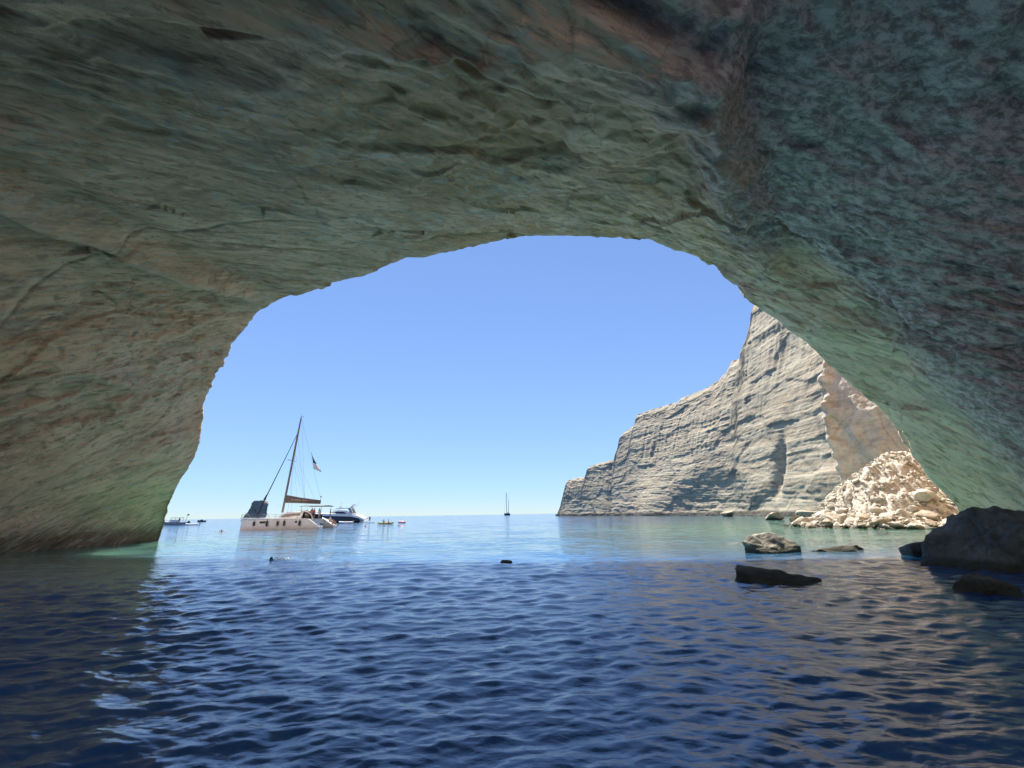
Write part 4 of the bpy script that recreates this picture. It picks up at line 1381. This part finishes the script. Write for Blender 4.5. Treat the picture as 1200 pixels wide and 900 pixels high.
def inflatable(loc, rz, ln, label, mat, name='dinghy', cat='dinghy'):
    root = thing(name, loc, label, cat, None, rz)
    b = Build()
    r = .22 * ln / 3.6
    pts = [(ln * .5, -.62, 0), (-ln * .2, -.66, 0), (-ln * .42, -.4, .08), (-ln * .5, 0, .14), (-ln * .42, .4, .08), (-ln * .2, .66, 0), (ln * .5, .62, 0)]
    b.path(pts, r, 10)
    for p in pts[1:-1]:
        b.ball(p, (r, r, r), 2)
    b.build('tube', mat, root)
    Build().box((ln * .03, 0, -.06), (ln * .84, 1.0, .08)).build('floor', M_GREYT, root)
    Build().box((ln * .1, 0, .16), (.3, 1.1, .06)).build('thwart', M_GREYT, root)
    Build().box((ln * .5, 0, .32), (.28, .26, .42)).tube((ln * .53, 0, .2), (ln * .55, 0, -.4), .06).build('outboard_motor', M_SPAR, root, bevel=.05)
    return root

build_motor_yacht()

# ---- boats far left ---------------------------------------------------------
def build_left_boats():
    Y = 150.0
    c = at(207, 612, Y)
    m = (at(208, 612, Y) - at(207, 612, Y))[0]
    root = thing('day_boat', (c[0], Y, 0), 'low grey day boat with passengers half hidden by the left cave wall', 'boat')
    L = 30 * m
    b = Build()
    b.loft([[(x * L, y * w, z) for y, z in ((-.7, -.3), (-1, .4), (-1.02, zt), (1.02, zt), (1, .4), (.7, -.3))] for x, w, zt in ((-.52, .1, 1.3), (-.42, .8, 1.15), (-.2, 1.15, 1.0), (.2, 1.2, .9), (.45, 1.1, .9))])
    b.build('hull', M_GREYT, root)
    Build().box((-.05 * L, 0, 1.25), (2.2, 1.6, .9)).build('console', M_WHITE, root, bevel=.1)
    cb = Build().box((.0, 0, 2.35), (3.2, 2.0, .12))
    for x in (-1.4, 1.4):
        for y in (-.9, .9):
            cb.tube((x, y, .9), (x, y, 2.3), .04)
    cb.build('sun_canopy', M_DCLOTH, root)
    Build().tube((.33 * L, 0, .9), (.38 * L, 0, 3.4), .05).box((.40 * L, 0, 3.3), (.7, .04, .45)).build('flagstaff', M_SPAR, root)
    Build().box((.47 * L, 0, .9), (.5, .5, .9)).build('outboard_motor', M_SPAR, root, bevel=.08)
    person((c[0] + .12 * L, Y - .3, .6), .4, STAND, (M_SKIN, M_DCLOTH, M_DCLOTH, M_HAIR), 'person in dark clothes standing in the grey day boat at left')
    person((c[0] - .25 * L, Y - .2, .95), .4, SIT, (M_SKIN, M_SHIRT, M_SHIRT, M_HAIR), 'person in white sitting toward the bow of the grey day boat')
    w = at(226, 613.5, 138)
    inflatable((w[0], 138, .25), .35, 3.6, 'white inflatable dinghy right of the low grey day boat', M_WHITE)
    w = at(236.5, 609, 300)
    r2 = thing('speedboat', (w[0], 300, 0), 'small dark speedboat far out right of the white dinghy', 'speedboat')
    Build().loft([[(x, y * wd, z) for y, z in ((-.6, -.2), (-1, .5), (-1, zt), (1, zt), (1, .5), (.6, -.2))] for x, wd, zt in ((-2.8, .1, 1.2), (-1.8, .8, 1.1), (0, 1.1, .95), (2.6, 1.05, .9))]).build('hull', M_DCLOTH, r2)
    Build().box((0, 0, 1.2), (1.0, 1.3, .6)).build('windshield', M_GLASS, r2, bevel=.1)
build_left_boats()

# ---- small craft and swimmers in the middle ------------------------------------
def build_small_craft():
    Y = 128.0
    w = at(433, 611, Y)
    paddleboard((w[0], Y, .05), .3, 'paddleboard carrying a standing person right of the motor yacht')
    person((w[0], Y, .12), .5, STAND, (M_SKIN, M_DCLOTH, M_DCLOTH, M_HAIR), 'person in dark clothes standing upright on a paddleboard')
    Y = 106.0
    w = at(452, 612, Y)
    root = thing('kayak', (w[0], Y, .05), 'yellow two seat kayak right of the standing paddleboarder', 'kayak', None, .15)
    b = Build()
    b.loft([[(x, y * wd, z + zz) for y, z in ((-.5, -.1), (-1, .12), (-.8, .26), (.8, .26), (1, .12), (.5, -.1))] for x, wd, zz in ((-1.9, .03, .16), (-1.4, .26, .05), (-.5, .40, 0), (.6, .40, 0), (1.4, .27, .05), (1.9, .03, .14))])
    b.build('hull', M_YELLOW, root)
    Build().tube((-.7, -.9, .75), (-.3, .9, .55), .03).box((-.72, -1.0, .78), (.2, .45, .05)).box((-.28, 1.0, .54), (.2, .45, .05)).build('paddle', M_SPAR, root)
    person((w[0] - .55, Y, .16), 1.4, SIT, (M_SKIN, M_DCLOTH, M_DCLOTH, M_HAIR), 'person in dark top sitting in the front of the yellow kayak')
    person((w[0] + .6, Y, .16), 1.4, SIT, (M_SKIN, M_SHIRT, M_DCLOTH, M_HAIR), 'person in white top sitting in the back of the yellow kayak')
    w = on_water(471, 612.6)
    b = Build()
    pts = [(.75 * math.cos(t), .75 * math.sin(t), 0) for t in np.linspace(0, 2 * math.pi, 15)]
    b.path(pts, .30, 10)
    o = b.build('swim_ring', M_PINK, None, 70)
    o.location = (w[0], w[1], .15)
    tag(o, 'pink inflatable ring floating right of the yellow kayak', 'swim ring')
    for px, py, rz, lab, hair in ((468.5, 616.3, 1.2, 'swimmer with pale cap just below the pink ring', M_SHIRT), (428, 616.5, -.6, 'dark haired swimmer off the stern of the motor yacht', M_HAIR),
                                  (259.5, 622.5, .3, 'distant dark haired swimmer left of the catamaran bow', M_HAIR)):
        w = on_water(px, py)
        person((w[0], w[1], .0), rz, PRONE, (M_SKIN, M_SKIN, M_DCLOTH, hair), lab, 'swimmers in the bay')
    w = on_water(319, 656)
    person((w[0], w[1], -.07), 2.3, PRONE, (M_HAIR, M_DCLOTH, M_DCLOTH, M_HAIR), 'dark haired swimmer nearest the cave with white splash beside', 'swimmers in the bay', .85)
    b = Build()
    rng = random.Random(9)
    for i in range(46):
        t = rng.random()
        r = rng.uniform(.008, .030)
        b.ball((w[0] + .15 + .8 * t, w[1] - .12 + rng.gauss(0, .12), .03 + abs(rng.gauss(0, .05)) * (1.2 - t)), (r * 1.6, r, r * .7), 1)
    o = b.build('splash', M_FOAM)
    tag(o, 'small white splash of foam beside the nearest swimmer', 'splash', kind='stuff')
build_small_craft()

# ---- two masted yacht on the horizon ----------------------------------------------
def build_far_yacht():
    Y = 820.0
    base = at(594.5, 602.3, Y)
    m = (at(595.5, 602.3, Y) - at(594.5, 602.3, Y))[0]
    root = thing('sailing_yacht', (base[0], Y, 0), 'far two masted sailing yacht with bare masts on the horizon', 'sailing yacht')
    b = Build()
    b.loft([[(x * m, y * w * m, z) for y, z in ((-.5, -.5), (-1, 1.2), (-1, zt), (1, zt), (1, 1.2), (.5, -.5))] for x, w, zt in ((-3.6, .05, 4.0), (-2.4, .8, 3.5), (0, 1.3, 3.1), (2.4, 1.1, 3.1), (3.4, .8, 3.3))])
    b.build('hull', M_DCLOTH, root)
    Build().loft([[(x * m, y * m, z) for y, z in ((-.8, 3), (-.6, zt), (.6, zt), (.8, 3))] for x, zt in ((-1.6, 3.6), (-.6, 5.2), (1.6, 5.0), (2.4, 4.0))]).build('deckhouse', M_WHITE, root)
    Build().tube((-.6 * m, 0, 3), (-1.0 * m, 0, 42), .55, .35).build('mast', M_GREYT, root)
    Build().tube((1.5 * m, 0, 3), (1.5 * m, 0, 30), .45, .28).build('mast', M_GREYT, root)
    for a_, b__ in (((-3.5 * m, 0, 4), (-1.0 * m, 0, 41)), ((-.2 * m, 0, 6.5), (1.3 * m, 0, 6)), ((1.5 * m, 0, 29), (-.9 * m, 0, 40))):
        Build().tube(a_, b__, .12, seg=5).build('rigging', M_GREYT, root)
build_far_yacht()
